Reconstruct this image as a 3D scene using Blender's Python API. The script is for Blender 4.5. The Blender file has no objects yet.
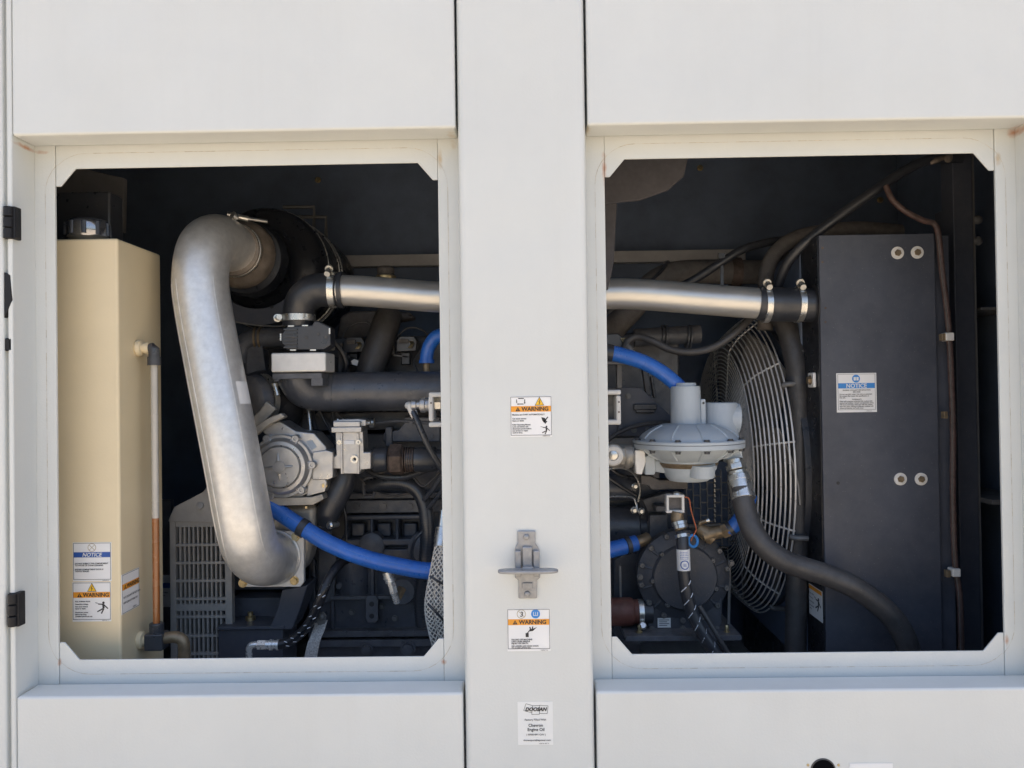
import bpy, bmesh, math, random
from mathutils import Vector, Matrix
random.seed(7)
C = bpy.context.scene.collection
rad = math.radians

# ------------------------------------------------------------------ camera, sky, sun, exposure
DIST = 1.6; FOC = 800.0
YAW, PITCH, ROLL = 0.0120131, 0.01072785, 0.0139614
RM = (Matrix.Rotation(YAW, 3, 'Z') @ Matrix.Rotation(PITCH, 3, 'X') @ Matrix.Rotation(ROLL, 3, 'Y'))
cam_d = bpy.data.cameras.new('camera'); cam = bpy.data.objects.new('camera', cam_d); C.objects.link(cam)
cam_d.sensor_width = 36.0; cam_d.lens = 36.0 * FOC / 1024.0; cam_d.clip_start = 0.05; cam_d.clip_end = 3000
cam.matrix_world = Matrix.Translation((0, -DIST, 0)) @ (RM @ Matrix.Rotation(rad(90), 3, 'X')).to_4x4()
bpy.context.scene.camera = cam

SUN_EL, SUN_ROT = rad(71), rad(14)
world = bpy.data.worlds.new('World'); bpy.context.scene.world = world; world.use_nodes = True
wn = world.node_tree.nodes; wl = world.node_tree.links
sky = wn.new('ShaderNodeTexSky'); sky.sky_type = 'NISHITA'; sky.sun_disc = False
sky.sun_elevation = SUN_EL; sky.sun_rotation = SUN_ROT; sky.air_density = 1.0; sky.dust_density = 4.5
wl.new(sky.outputs[0], wn['Background'].inputs[0]); wn['Background'].inputs[1].default_value = 0.15
sun_d = bpy.data.lights.new('sun', 'SUN'); sun_d.energy = 2.7; sun_d.angle = rad(0.5); sun_d.color = (1, 0.95, 0.87)
sun = bpy.data.objects.new('sun', sun_d); C.objects.link(sun); sun.location = (0, 0, 6)
sdir = Vector((math.sin(SUN_ROT) * math.cos(SUN_EL), math.cos(SUN_ROT) * math.cos(SUN_EL), math.sin(SUN_EL)))
sun.rotation_euler = sdir.to_track_quat('Z', 'Y').to_euler()
vs = bpy.context.scene.view_settings
vs.view_transform = 'Standard'; vs.look = 'None'; vs.gamma = 1.0; vs.exposure = 1.23
bpy.context.scene.cycles.max_bounces = 10; bpy.context.scene.cycles.diffuse_bounces = 6

# ------------------------------------------------------------------ helpers
def at(px, py, Y):
    """point of the place seen at that spot of the frame, Y metres behind the front sheet"""
    d = RM @ Vector(((px - 512) / FOC, 1, -(py - 384) / FOC))
    t = (Y + DIST) / d.y
    return Vector((t * d.x, Y, t * d.z))
def S(px, Y): return px * (DIST + Y) / FOC

def mat(name, col, rough=0.5, metal=0.0, var=0.10, nscale=14.0, bump=0.0, bscale=120.0, dust=0.0, dcol=(0.36, 0.29, 0.2),
        rvar=0.12, spec=0.5, coat=0.0, stain=None, stretch=None, trans=0.0, speck=0.0, streak=0.0, ripple=0.0):
    m = bpy.data.materials.new(name); m.use_nodes = True
    N = m.node_tree.nodes; L = m.node_tree.links; b = N['Principled BSDF']
    b.inputs['Metallic'].default_value = metal; b.inputs['Specular IOR Level'].default_value = spec
    b.inputs['Coat Weight'].default_value = coat; b.inputs['Coat Roughness'].default_value = 0.15
    b.inputs['Transmission Weight'].default_value = trans
    geo = N.new('ShaderNodeNewGeometry')
    tc = N.new('ShaderNodeMapping'); L.new(geo.outputs['Position'], tc.inputs[0])
    if stretch: tc.inputs['Scale'].default_value = stretch
    n = N.new('ShaderNodeTexNoise'); n.inputs['Scale'].default_value = nscale; n.inputs['Detail'].default_value = 6
    n.inputs['Roughness'].default_value = 0.62; L.new(tc.outputs[0], n.inputs['Vector'])
    mr = N.new('ShaderNodeMapRange'); mr.inputs[1].default_value = 0.3; mr.inputs[2].default_value = 0.7
    mr.inputs[3].default_value = 1 - var; mr.inputs[4].default_value = 1 + var
    L.new(n.outputs[0], mr.inputs[0])
    mx = N.new('ShaderNodeVectorMath'); mx.operation = 'SCALE'
    mx.inputs[0].default_value = col; L.new(mr.outputs[0], mx.inputs['Scale'])
    out = mx.outputs[0]
    rr = N.new('ShaderNodeMapRange'); rr.inputs[1].default_value = 0.3; rr.inputs[2].default_value = 0.7
    rr.inputs[3].default_value = max(0.04, rough - rvar); rr.inputs[4].default_value = min(1, rough + rvar)
    n2 = N.new('ShaderNodeTexNoise'); n2.inputs['Scale'].default_value = nscale * 2.3; n2.inputs['Detail'].default_value = 5
    L.new(tc.outputs[0], n2.inputs['Vector']); L.new(n2.outputs[0], rr.inputs[0]); L.new(rr.outputs[0], b.inputs['Roughness'])
    def blend(prev, fac_socket, c):
        q = N.new('ShaderNodeMix'); q.data_type = 'RGBA'
        L.new(fac_socket, q.inputs[0]); L.new(prev, q.inputs[6]); q.inputs[7].default_value = (*c, 1)
        return q.outputs[2]
    if dust:
        sx = N.new('ShaderNodeSeparateXYZ'); L.new(geo.outputs['Normal'], sx.inputs[0])
        m1 = N.new('ShaderNodeMapRange'); m1.inputs[1].default_value = -0.3; m1.inputs[2].default_value = 0.9
        m1.inputs[3].default_value = 0.06; m1.inputs[4].default_value = 1.0; L.new(sx.outputs[2], m1.inputs[0])
        n3 = N.new('ShaderNodeTexNoise'); n3.inputs['Scale'].default_value = 32; n3.inputs['Detail'].default_value = 8
        n3.inputs['Roughness'].default_value = 0.7; L.new(geo.outputs['Position'], n3.inputs['Vector'])
        m2 = N.new('ShaderNodeMapRange'); m2.inputs[1].default_value = 0.35; m2.inputs[2].default_value = 0.75
        m2.inputs[4].default_value = dust; L.new(n3.outputs[0], m2.inputs[0])
        mm = N.new('ShaderNodeMath'); mm.operation = 'MULTIPLY'; L.new(m1.outputs[0], mm.inputs[0]); L.new(m2.outputs[0], mm.inputs[1])
        out = blend(out, mm.outputs[0], dcol)
    if speck:                                  # grit and chips: small pale dots
        vo = N.new('ShaderNodeTexVoronoi'); vo.inputs['Scale'].default_value = 190; L.new(geo.outputs['Position'], vo.inputs['Vector'])
        sc = N.new('ShaderNodeSeparateColor'); L.new(vo.outputs['Color'], sc.inputs[0])
        th = N.new('ShaderNodeMath'); th.operation = 'MULTIPLY'; L.new(sc.outputs[0], th.inputs[0]); L.new(sc.outputs[1], th.inputs[1])
        t2 = N.new('ShaderNodeMath'); t2.operation = 'MULTIPLY'; L.new(th.outputs[0], t2.inputs[0]); t2.inputs[1].default_value = .20
        lt = N.new('ShaderNodeMath'); lt.operation = 'LESS_THAN'; L.new(vo.outputs['Distance'], lt.inputs[0]); L.new(t2.outputs[0], lt.inputs[1])
        t3 = N.new('ShaderNodeMath'); t3.operation = 'MULTIPLY'; L.new(lt.outputs[0], t3.inputs[0]); t3.inputs[1].default_value = speck
        out = blend(out, t3.outputs[0], (.30, .29, .28))
    if streak:                                 # rain and dust run marks down the sheet
        mp = N.new('ShaderNodeMapping'); L.new(geo.outputs['Position'], mp.inputs[0]); mp.inputs['Scale'].default_value = (22, 22, 1.1)
        n5 = N.new('ShaderNodeTexNoise'); n5.inputs['Scale'].default_value = 1.0; n5.inputs['Detail'].default_value = 7; n5.inputs['Roughness'].default_value = .65
        L.new(mp.outputs[0], n5.inputs['Vector'])
        m5 = N.new('ShaderNodeMapRange'); m5.inputs[1].default_value = .5; m5.inputs[2].default_value = .8; m5.inputs[4].default_value = streak
        L.new(n5.outputs[0], m5.inputs[0]); out = blend(out, m5.outputs[0], (.40, .37, .31))
    if stain:
        for (p, r, c, amt) in stain:      # rust weeping from the joints: fixed spots of the sheet metal
            vd = N.new('ShaderNodeVectorMath'); vd.operation = 'SUBTRACT'
            L.new(geo.outputs['Position'], vd.inputs[0]); vd.inputs[1].default_value = p
            vm = N.new('ShaderNodeVectorMath'); vm.operation = 'DIVIDE'; L.new(vd.outputs[0], vm.inputs[0]); vm.inputs[1].default_value = r
            ln = N.new('ShaderNodeVectorMath'); ln.operation = 'LENGTH'; L.new(vm.outputs[0], ln.inputs[0])
            ns = N.new('ShaderNodeTexNoise'); ns.inputs['Scale'].default_value = 60; ns.inputs['Detail'].default_value = 7
            L.new(geo.outputs['Position'], ns.inputs['Vector'])
            ad = N.new('ShaderNodeMath'); ad.operation = 'MULTIPLY_ADD'; L.new(ns.outputs[0], ad.inputs[0]); ad.inputs[1].default_value = 1.3
            L.new(ln.outputs['Value'], ad.inputs[2])
            mr2 = N.new('ShaderNodeMapRange'); mr2.inputs[1].default_value = 0.6; mr2.inputs[2].default_value = 1.5
            mr2.inputs[3].default_value = amt; mr2.inputs[4].default_value = 0; L.new(ad.outputs[0], mr2.inputs[0])
            out = blend(out, mr2.outputs[0], c)
    L.new(out, b.inputs['Base Color'])
    if bump:
        nb = N.new('ShaderNodeTexNoise'); nb.inputs['Scale'].default_value = bscale; nb.inputs['Detail'].default_value = 5
        L.new(tc.outputs[0], nb.inputs['Vector'])
        bp = N.new('ShaderNodeBump'); bp.inputs['Strength'].default_value = bump; bp.inputs['Distance'].default_value = 0.003
        L.new(nb.outputs[0], bp.inputs['Height']); L.new(bp.outputs[0], b.inputs['Normal'])
        if ripple:
            n6 = N.new('ShaderNodeTexNoise'); n6.inputs['Scale'].default_value = 4.5; n6.inputs['Detail'].default_value = 1; L.new(geo.outputs['Position'], n6.inputs['Vector'])
            b2_ = N.new('ShaderNodeBump'); b2_.inputs['Strength'].default_value = ripple; b2_.inputs['Distance'].default_value = .02
            L.new(n6.outputs[0], b2_.inputs['Height']); L.new(bp.outputs[0], b2_.inputs['Normal']); L.new(b2_.outputs[0], b.inputs['Normal'])
    return m

RUST = (0.42, 0.15, 0.04); TANST = (0.50, 0.38, 0.22)
st = []
for (px, py, Y, r, c, a) in ((30, 148, .05, (.034, .05, .007), RUST, 1), (452, 140, .05, (.016, .05, .020), TANST, .95), (440, 160, .08, (.008, .02, .03), TANST, .95),
                             (586, 131, .03, (.014, .04, .014), TANST, .9), (604, 170, .08, (.007, .02, .05), RUST, .8),
                             (1015, 132, .07, (.02, .05, .012), RUST, .9), (997, 160, .08, (.01, .02, .018), TANST, .95),
                             (60, 662, .08, (.004, .02, .010), RUST, .8), (444, 662, .08, (.008, .02, .008), RUST, .8),
                             (466, 688, .04, (.018, .04, .012), TANST, .6), (594, 686, .05, (.014, .04, .012), TANST, .6),
                             (1006, 640, .08, (.006, .02, .016), RUST, .85), (25, 692, .04, (.02, .05, .008), TANST, .45)):
    st.append((at(px, py, Y), r, c, a))
M = {}
M['white'] = mat('white_paint', (0.632, 0.650, 0.630), 0.36, var=0.035, nscale=2.6, bump=0.10, bscale=210, dust=0.05, rvar=0.07, stain=st, streak=.05, ripple=.25)
M['hinge'] = mat('hinge_black', (0.012, 0.012, 0.014), 0.5, var=.2, bump=.1, spec=.3)
M['latch'] = mat('die_cast_zinc', (0.31, 0.315, 0.325), 0.46, metal=0.55, var=.14, nscale=60, bump=.15, bscale=400, dust=.1)
M['darkchrome'] = mat('dark_chrome', (0.36, 0.36, 0.37), 0.16, metal=.9, var=.1, nscale=40)
M['black'] = mat('black_powder_coat', (0.060, 0.067, 0.087), 0.46, var=0.2, nscale=4, bump=0.10, bscale=420, dust=0.18, rvar=0.10, dcol=(.30, .28, .26), speck=0.28)
M['wall'] = mat('dark_wall_lining', (0.125, 0.158, 0.22), 0.8, var=0.22, nscale=5, bump=0.25, bscale=160, spec=0.25)
M['iron'] = mat('engine_black_paint', (0.056, 0.064, 0.082), 0.38, var=0.3, nscale=18, bump=0.22, bscale=150, dust=0.16, spec=0.7, speck=0.28)
M['iron2'] = mat('dusty_dark_casting', (0.085, 0.092, 0.108), 0.46, var=0.3, nscale=22, bump=0.3, bscale=190, dust=0.3, spec=.6, speck=0.28)
M['grey_iron'] = mat('grey_sheet_steel', (0.15, 0.15, 0.15), 0.5, metal=0.3, var=0.2, nscale=14, bump=0.1, dust=0.2)
M['rubber'] = mat('black_rubber', (0.026, 0.029, 0.036), 0.40, var=0.2, nscale=20, bump=0.12, bscale=260, dust=0.12, dcol=(.20, .18, .16), spec=.7, speck=0.28)
M['rubber2'] = mat('dusty_rubber', (0.044, 0.043, 0.045), 0.52, var=0.2, nscale=26, bump=0.2, bscale=200, dust=0.3, dcol=(.20, .18, .155), spec=.6, speck=0.28)
M['plastic'] = mat('black_plastic', (0.030, 0.035, 0.045), 0.36, var=0.15, bump=0.06, bscale=300, dust=0.14, spec=.7, speck=0.28)
M['alu'] = mat('aluminised_steel', (0.74, 0.73, 0.705), 0.40, metal=0.62, var=0.10, nscale=55, rvar=0.07, dust=0.25, dcol=(.44, .38, .28))
M['stain'] = mat('polished_stainless', (0.66, 0.64, 0.595), 0.36, metal=0.7, var=0.08, nscale=14, bump=0.03, rvar=0.06, stretch=(.5, 2, 2), dust=0.22, dcol=(.42, .36, .26))
M['zinc'] = mat('zinc_plated_steel', (0.66, 0.65, 0.61), 0.32, metal=.9, var=0.14, nscale=30, rvar=0.1)
M['cast'] = mat('cast_aluminium', (0.46, 0.46, 0.46), 0.38, metal=0.8, var=0.14, nscale=24, bump=0.14, bscale=260, dust=0.2, dcol=(.36, .33, .28))
M['cast2'] = mat('dusty_cast_aluminium', (0.40, 0.375, 0.33), 0.5, metal=0.5, var=0.2, nscale=24, bump=0.2, bscale=220, dust=0.3, dcol=(.4, .34, .26))
M['block'] = mat('machined_aluminium', (0.78, 0.77, 0.74), 0.5, metal=0.25, var=0.06, nscale=30, bump=0.1, bscale=400)
M['tan'] = mat('tan_paint', (0.74, 0.625, 0.415), 0.36, var=0.03, nscale=5, bump=0.06, bscale=200, dust=0.10, rvar=0.05)
M['blue'] = mat('blue_silicone', (0.022, 0.135, 0.53), 0.36, var=0.14, nscale=40, bump=0.1, bscale=300, dust=0.14, dcol=(.2, .3, .5), spec=.6, speck=0.4)
M['blue2'] = mat('pale_data_plate', (0.30, 0.36, 0.43), 0.5)
M['reg'] = mat('grey_regulator_paint', (0.455, 0.51, 0.555), 0.42, var=0.07, nscale=16, bump=0.16, bscale=160, dust=0.3, dcol=(.44, .40, .33), speck=0.25)
M['rust'] = mat('rusty_steel', (0.095, 0.070, 0.058), 0.6, metal=0.3, var=0.5, nscale=40, bump=0.3, bscale=150)
M['rustpipe'] = mat('heat_stained_steel', (0.27, 0.225, 0.185), 0.45, metal=0.5, var=0.4, nscale=22, bump=0.15)
M['redp'] = mat('red_oxide_pipe', (0.13, 0.042, 0.03), 0.6, var=0.25, nscale=30, bump=0.2, dust=.2)
M['brass'] = mat('brass', (0.27, 0.205, 0.13), 0.48, metal=0.6, var=0.3, nscale=40, dust=.4, dcol=(.16, .13, .10))
M['gold'] = mat('yellow_zinc', (0.52, 0.42, 0.24), 0.36, metal=0.9, var=0.2, nscale=40)
M['guard'] = mat('bare_guard_wire', (0.68, 0.67, 0.65), 0.36, metal=0.3, var=0.12, nscale=30)
M['blade'] = mat('grey_fan_blade', (0.24, 0.225, 0.21), 0.6, var=0.15, dust=.3)
M['vent'] = mat('grey_vent_paint', (0.33, 0.325, 0.315), 0.45, var=0.14, nscale=16, bump=.1, dust=.2)
M['brace'] = mat('dusty_brace_paint', (0.36, 0.36, 0.365), 0.7, var=0.12, dust=.1)
M['foam'] = mat('loose_brown_lining', (0.085, 0.082, 0.090), 0.9, var=0.1, nscale=40, bump=.1)
M['brownhose'] = mat('brown_heat_wrap', (0.115, 0.105, 0.098), 0.7, var=0.22, nscale=50, bump=.4, bscale=350)
M['redwire'] = mat('dark_red_conduit', (0.062, 0.034, 0.030), 0.5, var=0.5, nscale=70, dust=.7, dcol=(.24, .21, .19))
M['amber'] = mat('amber_coolant', (0.30, 0.105, 0.028), 0.25, var=0.15, coat=.6)
M['clear'] = mat('cloudy_sight_tube', (0.44, 0.42, 0.38), 0.2, var=0.05, coat=.8)
M['whitep'] = mat('white_bracket_paint', (0.72, 0.71, 0.68), 0.4, var=0.05, nscale=20, dust=.2)
M['washer'] = mat('white_nylon_washer', (0.72, 0.70, 0.66), 0.5, var=0.08, nscale=60)
M['sticker'] = mat('white_vinyl', (0.80, 0.80, 0.79), 0.42, var=0.02)
M['labelgrey'] = mat('satin_vinyl', (0.76, 0.77, 0.75), 0.5, var=0.02)
M['ink'] = mat('black_ink', (0.025, 0.025, 0.028), 0.5, var=0.05)
M['inkgrey'] = mat('grey_ink', (0.16, 0.16, 0.165), 0.5, var=0.05)
M['tanink'] = mat('tan_ink', (0.42, 0.36, 0.25), 0.5, var=0.05)
M['orange'] = mat('orange_ink', (0.80, 0.33, 0.03), 0.45, var=0.04)
M['yellow'] = mat('yellow_ink', (0.86, 0.52, 0.03), 0.45, var=0.04)
M['bluei'] = mat('blue_ink', (0.03, 0.10, 0.36), 0.45, var=0.04)
M['cyan'] = mat('bright_blue_ink', (0.04, 0.24, 0.62), 0.45, var=0.04)
M['orangewire'] = mat('orange_wire', (0.48, 0.13, 0.05), 0.55)
M['pump'] = mat('pump_black_paint', (0.050, 0.056, 0.069), 0.48, var=.2, nscale=20, bump=.22, bscale=170, dust=.2, speck=.5)
M['fitting'] = mat('bright_fitting', (0.72, 0.72, 0.70), 0.3, metal=.6, var=.12, nscale=60)
M['void'] = mat('dark_void', (0.006, 0.006, 0.007), 1.0, spec=0)
M['board'] = mat('grey_board', (0.20, 0.195, 0.19), 0.8, var=.12)  # one even grey for the corner panel
M['gloss'] = mat('gloss_black', (0.014, 0.016, 0.021), 0.34, var=.2, dust=.05, speck=.3)
M['bluepale'] = mat('faded_blue_print', (0.10, 0.22, 0.55), 0.5, var=.3)
M['dirt'] = mat('dirty_seal_mark', (0.50, 0.455, 0.37), 0.8, var=0.35, nscale=90)
M['dash'] = mat('white_tracer', (0.72, 0.74, 0.77), 0.6)
M['braid'] = mat('braided_steel', (0.76, 0.71, 0.63), 0.45, metal=.1, var=.2, nscale=200)
M['strap'] = mat('grey_braid', (0.40, 0.385, 0.36), 0.55, metal=.1, var=.5, nscale=300, bump=.6, bscale=500)
M['ground'] = mat('sandy_ground', (0.46, 0.39, 0.295), 0.95, var=0.22, nscale=1.2, bump=.4, bscale=20, spec=.1)

def catmull(P, sub):
    out = []
    n = len(P)
    for i in range(n - 1):
        p0 = P[max(i - 1, 0)]; p1 = P[i]; p2 = P[i + 1]; p3 = P[min(i + 2, n - 1)]
        for k in range(sub):
            t = k / sub
            out.append(0.5 * ((2 * p1) + (p2 - p0) * t + (2 * p0 - 5 * p1 + 4 * p2 - p3) * t * t + (3 * p1 - p0 - 3 * p2 + p3) * t ** 3))
    out.append(P[-1].copy()); return out

OFF = {}
class MB:
    def __init__(s): s.v = []; s.f = []
    def add(s, vs, fs):
        o = len(s.v); s.v += [Vector(v) for v in vs]; s.f += [tuple(i + o for i in f) for f in fs]; return s
    def box(s, a, b, R=None, c=None):
        x0, y0, z0 = a; x1, y1, z1 = b
        V = [Vector(p) for p in ((x0, y0, z0), (x1, y0, z0), (x1, y1, z0), (x0, y1, z0), (x0, y0, z1), (x1, y0, z1), (x1, y1, z1), (x0, y1, z1))]
        if R is not None:
            cc = Vector(c) if c is not None else (Vector(a) + Vector(b)) / 2
            V = [cc + R @ (v - cc) for v in V]
        return s.add(V, [(0, 3, 2, 1), (4, 5, 6, 7), (0, 1, 5, 4), (1, 2, 6, 5), (2, 3, 7, 6), (3, 0, 4, 7)])
    def pbox(s, x0, y0, x1, y1, Y0, Y1, ang=0):
        p = at((x0 + x1) / 2, (y0 + y1) / 2, Y0); w = S(x1 - x0, Y0) / 2; h = S(y1 - y0, Y0) / 2
        R = Matrix.Rotation(rad(ang), 3, 'Y') if ang else None
        return s.box((p.x - w, Y0, p.z - h), (p.x + w, Y1, p.z + h), R)
    def prism(s, poly, Y0, Y1):            # poly: world (x, z) outline, pulled back from Y0 to Y1
        n = len(poly)
        ar = sum(poly[i][0] * poly[(i + 1) % n][1] - poly[(i + 1) % n][0] * poly[i][1] for i in range(n))
        if ar < 0: poly = poly[::-1]
        V = [(x, Y0, z) for x, z in poly] + [(x, Y1, z) for x, z in poly]
        F = [tuple(range(n)), tuple(range(2 * n - 1, n - 1, -1))] + [(i, i + n, (i + 1) % n + n, (i + 1) % n) for i in range(n)]
        return s.add(V, F)
    def pprism(s, pts, Y0, Y1):
        return s.prism([(at(x, y, Y0).x, at(x, y, Y0).z) for x, y in pts], Y0, Y1)
    def tube(s, P, r, n=16, sub=8, smooth=True, caps=True):
        P = [Vector(p) for p in P]
        Rr = r if isinstance(r, (list, tuple)) else [r] * len(P)
        if smooth and len(P) > 2:
            Q = catmull(P, sub); rr = []
            for i in range(len(P) - 1):
                for k in range(sub): rr.append(Rr[i] + (Rr[i + 1] - Rr[i]) * k / sub)
            rr.append(Rr[-1])
        else: Q = P; rr = Rr
        T = []
        for i in range(len(Q)):
            t = Q[min(i + 1, len(Q) - 1)] - Q[max(i - 1, 0)]
            T.append(t.normalized() if t.length > 1e-9 else (T[-1] if T else Vector((0, 0, 1))))
        u = T[0].orthogonal().normalized(); V = []; F = []
        for i, q in enumerate(Q):
            u = (u - T[i] * u.dot(T[i])).normalized(); w = T[i].cross(u)
            for k in range(n):
                a = 2 * math.pi * k / n; V.append(q + (u * math.cos(a) + w * math.sin(a)) * rr[i])
        for i in range(len(Q) - 1):
            for k in range(n):
                k2 = (k + 1) % n; F.append((i * n + k, i * n + k2, (i + 1) * n + k2, (i + 1) * n + k))
        if caps: F.append(tuple(range(n - 1, -1, -1))); F.append(tuple(range((len(Q) - 1) * n, len(Q) * n)))
        return s.add(V, F)
    def cyl(s, p0, p1, r0, r1=None, n=24): return s.tube([p0, p1], [r0, r0 if r1 is None else r1], n, smooth=False)
    def ptube(s, pts, rpx, n=16, sub=8):   # rpx: radius in frame pixels at the depth of the first point
        r = [S(k, pts[0][2]) for k in rpx] if isinstance(rpx, (list, tuple)) else S(rpx, pts[0][2])
        return s.tube([at(*p) for p in pts], r, n, sub)
    def lathe(s, prof, o, axis, n=40, caps=True):     # prof: (radius, distance along axis)
        o = Vector(o); axis = Vector(axis).normalized(); u = axis.orthogonal().normalized(); w = axis.cross(u); V = []; F = []
        for r, h in prof:
            for k in range(n):
                a = 2 * math.pi * k / n; V.append(o + axis * h + (u * math.cos(a) + w * math.sin(a)) * max(r, 1e-5))
        for i in range(len(prof) - 1):
            for k in range(n):
                k2 = (k + 1) % n; F.append((i * n + k, i * n + k2, (i + 1) * n + k2, (i + 1) * n + k))
        if caps: F.append(tuple(range(n - 1, -1, -1))); F.append(tuple(range((len(prof) - 1) * n, len(prof) * n)))
        return s.add(V, F)
    def ring(s, c, axis, R, r, n=64, m=8, a0=0, a1=360, sx=1.0):
        c = Vector(c); axis = Vector(axis).normalized(); u = axis.orthogonal().normalized(); w = axis.cross(u)
        full = abs(a1 - a0) >= 360; P = []
        for k in range(n + 1):
            a = rad(a0 + (a1 - a0) * k / n); P.append(c + (u * math.cos(a) + w * math.sin(a)) * R)
        return s.tube(P, r, m, smooth=False, caps=not full)
    def band(s, c, axis, R, t, w, n=40):   # flat strap round a pipe
        return s.lathe([(R, -w / 2), (R + t, -w / 2), (R + t, w / 2), (R, w / 2)], c, axis, n)
    def hexbolt(s, p, axis, r, h=None):
        h = h or r * .8; a = Vector(axis).normalized(); p = Vector(p)
        s.cyl(p, p + a * h * .25, r * 1.35, n=20); s.cyl(p + a * h * .25, p + a * h, r, n=6); return s
    def groups(s, touch):
        par = list(range(len(s.v)))
        def find(i):
            while par[i] != i: par[i] = par[par[i]]; i = par[i]
            return i
        for f in s.f:
            for i in f[1:]: par[find(i)] = find(f[0])
        comp = {}
        for i in range(len(s.v)): comp.setdefault(find(i), []).append(i)
        G = list(comp.values())
        if touch:                              # pieces that touch (head and washer of one bolt) stay one
            bb = [([min(s.v[i][k] for i in g) - .0008 for k in range(3)], [max(s.v[i][k] for i in g) + .0008 for k in range(3)]) for g in G]
            p2 = list(range(len(G)))
            def f2(i):
                while p2[i] != i: i = p2[i]
                return i
            for i in range(len(G)):
                for j in range(i):
                    if all(bb[i][0][k] <= bb[j][1][k] and bb[j][0][k] <= bb[i][1][k] for k in range(3)): p2[f2(i)] = f2(j)
            H = {}
            for i, g in enumerate(G): H.setdefault(f2(i), []).extend(g)
            G = list(H.values())
        return G
    def each(s, name, m, parent, bevel=0.0, seg=2, touch=True):
        out = []
        for g in s.groups(touch):
            g = sorted(g); ix = {i: k for k, i in enumerate(g)}; q = MB(); q.v = [s.v[i] for i in g]; q.f = [tuple(ix[i] for i in f) for f in s.f if f[0] in ix]
            out.append(q.build(name, m, parent, bevel, seg))
        return out
    def build(s, name, m, parent=None, bevel=0.0, seg=2, ang=35, kind=None):
        me = bpy.data.meshes.new(name)
        if parent is not None: off = OFF[parent.name]
        else:
            lo = [min(v[i] for v in s.v) for i in range(3)]; hi = [max(v[i] for v in s.v) for i in range(3)]
            off = Vector(((lo[0] + hi[0]) / 2, (lo[1] + hi[1]) / 2, lo[2]))
        me.from_pydata([v - off for v in s.v], [], s.f); me.materials.append(M[m])
        bm = bmesh.new(); bm.from_mesh(me); bmesh.ops.recalc_face_normals(bm, faces=bm.faces); bm.to_mesh(me); bm.free()
        for p in me.polygons: p.use_smooth = True
        me.set_sharp_from_angle(angle=rad(ang))
        o = bpy.data.objects.new(name, me); C.objects.link(o)
        if parent is not None: o.parent = parent
        else: o.location = off
        OFF[o.name] = off
        if bevel:
            b = o.modifiers.new('bevel', 'BEVEL'); b.width = bevel; b.segments = seg; b.limit_method = 'ANGLE'; b.angle_limit = rad(40)
            b.harden_normals = True
        if kind: o['kind'] = kind
        return o

def thing(name, label, cat, loc, group=None):
    o = bpy.data.objects.new(name, None); C.objects.link(o); o.location = loc; o.empty_display_size = .05
    o['label'] = label; o['category'] = cat
    if group: o['group'] = group
    OFF[o.name] = Vector(loc); return o
def tag(o, label, cat, group=None):
    o['label'] = label; o['category'] = cat
    if group: o['group'] = group
    return o

def text_geo(body, size, align='LEFT', bold=0.0, shear=0.0, spacing=1.0, line=1.0):
    cu = bpy.data.curves.new('t', 'FONT'); cu.body = body; cu.size = size; cu.align_x = align; cu.offset = bold * size
    cu.shear = shear; cu.space_character = spacing; cu.space_line = line; cu.resolution_u = 3
    o = bpy.data.objects.new('t', cu); C.objects.link(o); bpy.context.view_layer.update()
    ev = o.evaluated_get(bpy.context.evaluated_depsgraph_get()); me = ev.to_mesh()
    vs_ = [v.co.copy() for v in me.vertices]; fs = [tuple(p.vertices) for p in me.polygons]
    ev.to_mesh_clear(); bpy.data.objects.remove(o); bpy.data.curves.remove(cu); return vs_, fs

class Sticker:
    """vinyl label: o top left corner, U / V world vectors of one unit to the right / down, N outward normal"""
    def __init__(s, name, label, o, U, V, w, h, group=None, backing='sticker'):
        s.o = Vector(o); s.U = Vector(U); s.V = Vector(V); s.N = s.U.cross(-s.V).normalized()
        s.root = thing(name, label, 'sticker', s.o + s.V * h + s.U * (w / 2), group); s.w = w; s.h = h
        mb = MB(); s._slab(mb, [(0, 0), (w, 0), (w, h), (0, h)], -.0004, .0006); mb.build('backing', backing, s.root)
    def P(s, u, v, n): return s.o + s.U * u + s.V * v + s.N * n
    def _slab(s, mb, poly, n0, n1):
        k = len(poly); V = [s.P(u, v, n1) for u, v in poly] + [s.P(u, v, n0) for u, v in poly]
        mb.add(V, [tuple(range(k)), tuple(range(2 * k - 1, k - 1, -1))] + [(i, (i + 1) % k, (i + 1) % k + k, i + k) for i in range(k)])
    def polys(s, name, m, polys, n=.0010):
        mb = MB()
        for p in polys: s._slab(mb, p, .0003, n)
        return mb.build(name, m, s.root)
    def rect(s, name, m, u0, v0, u1, v1, n=.0010): return s.polys(name, m, [[(u0, v0), (u1, v0), (u1, v1), (u0, v1)]], n)
    def frame(s, u0, v0, u1, v1, t, m='inkgrey'):
        return s.polys('border', m, [[(u0, v0), (u1, v0), (u1, v0 + t), (u0, v0 + t)], [(u0, v1 - t), (u1, v1 - t), (u1, v1), (u0, v1)],
                                    [(u0, v0 + t), (u0 + t, v0 + t), (u0 + t, v1 - t), (u0, v1 - t)], [(u1 - t, v0 + t), (u1, v0 + t), (u1, v1 - t), (u1 - t, v1 - t)]])
    def text(s, name, m, items, n=.0014):  # items: (string, u, v baseline, size, align, bold, shear[, spacing])
        mb = MB()
        for it in items:
            b, u, v, z, al, bo, sh = it[:7]
            vs_, fs = text_geo(b, z, al, bo, sh, it[7] if len(it) > 7 else 1.0)
            mb.add([s.P(u + q.x, v - q.y, n) for q in vs_], fs)
        return mb.build(name, m, s.root)
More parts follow.
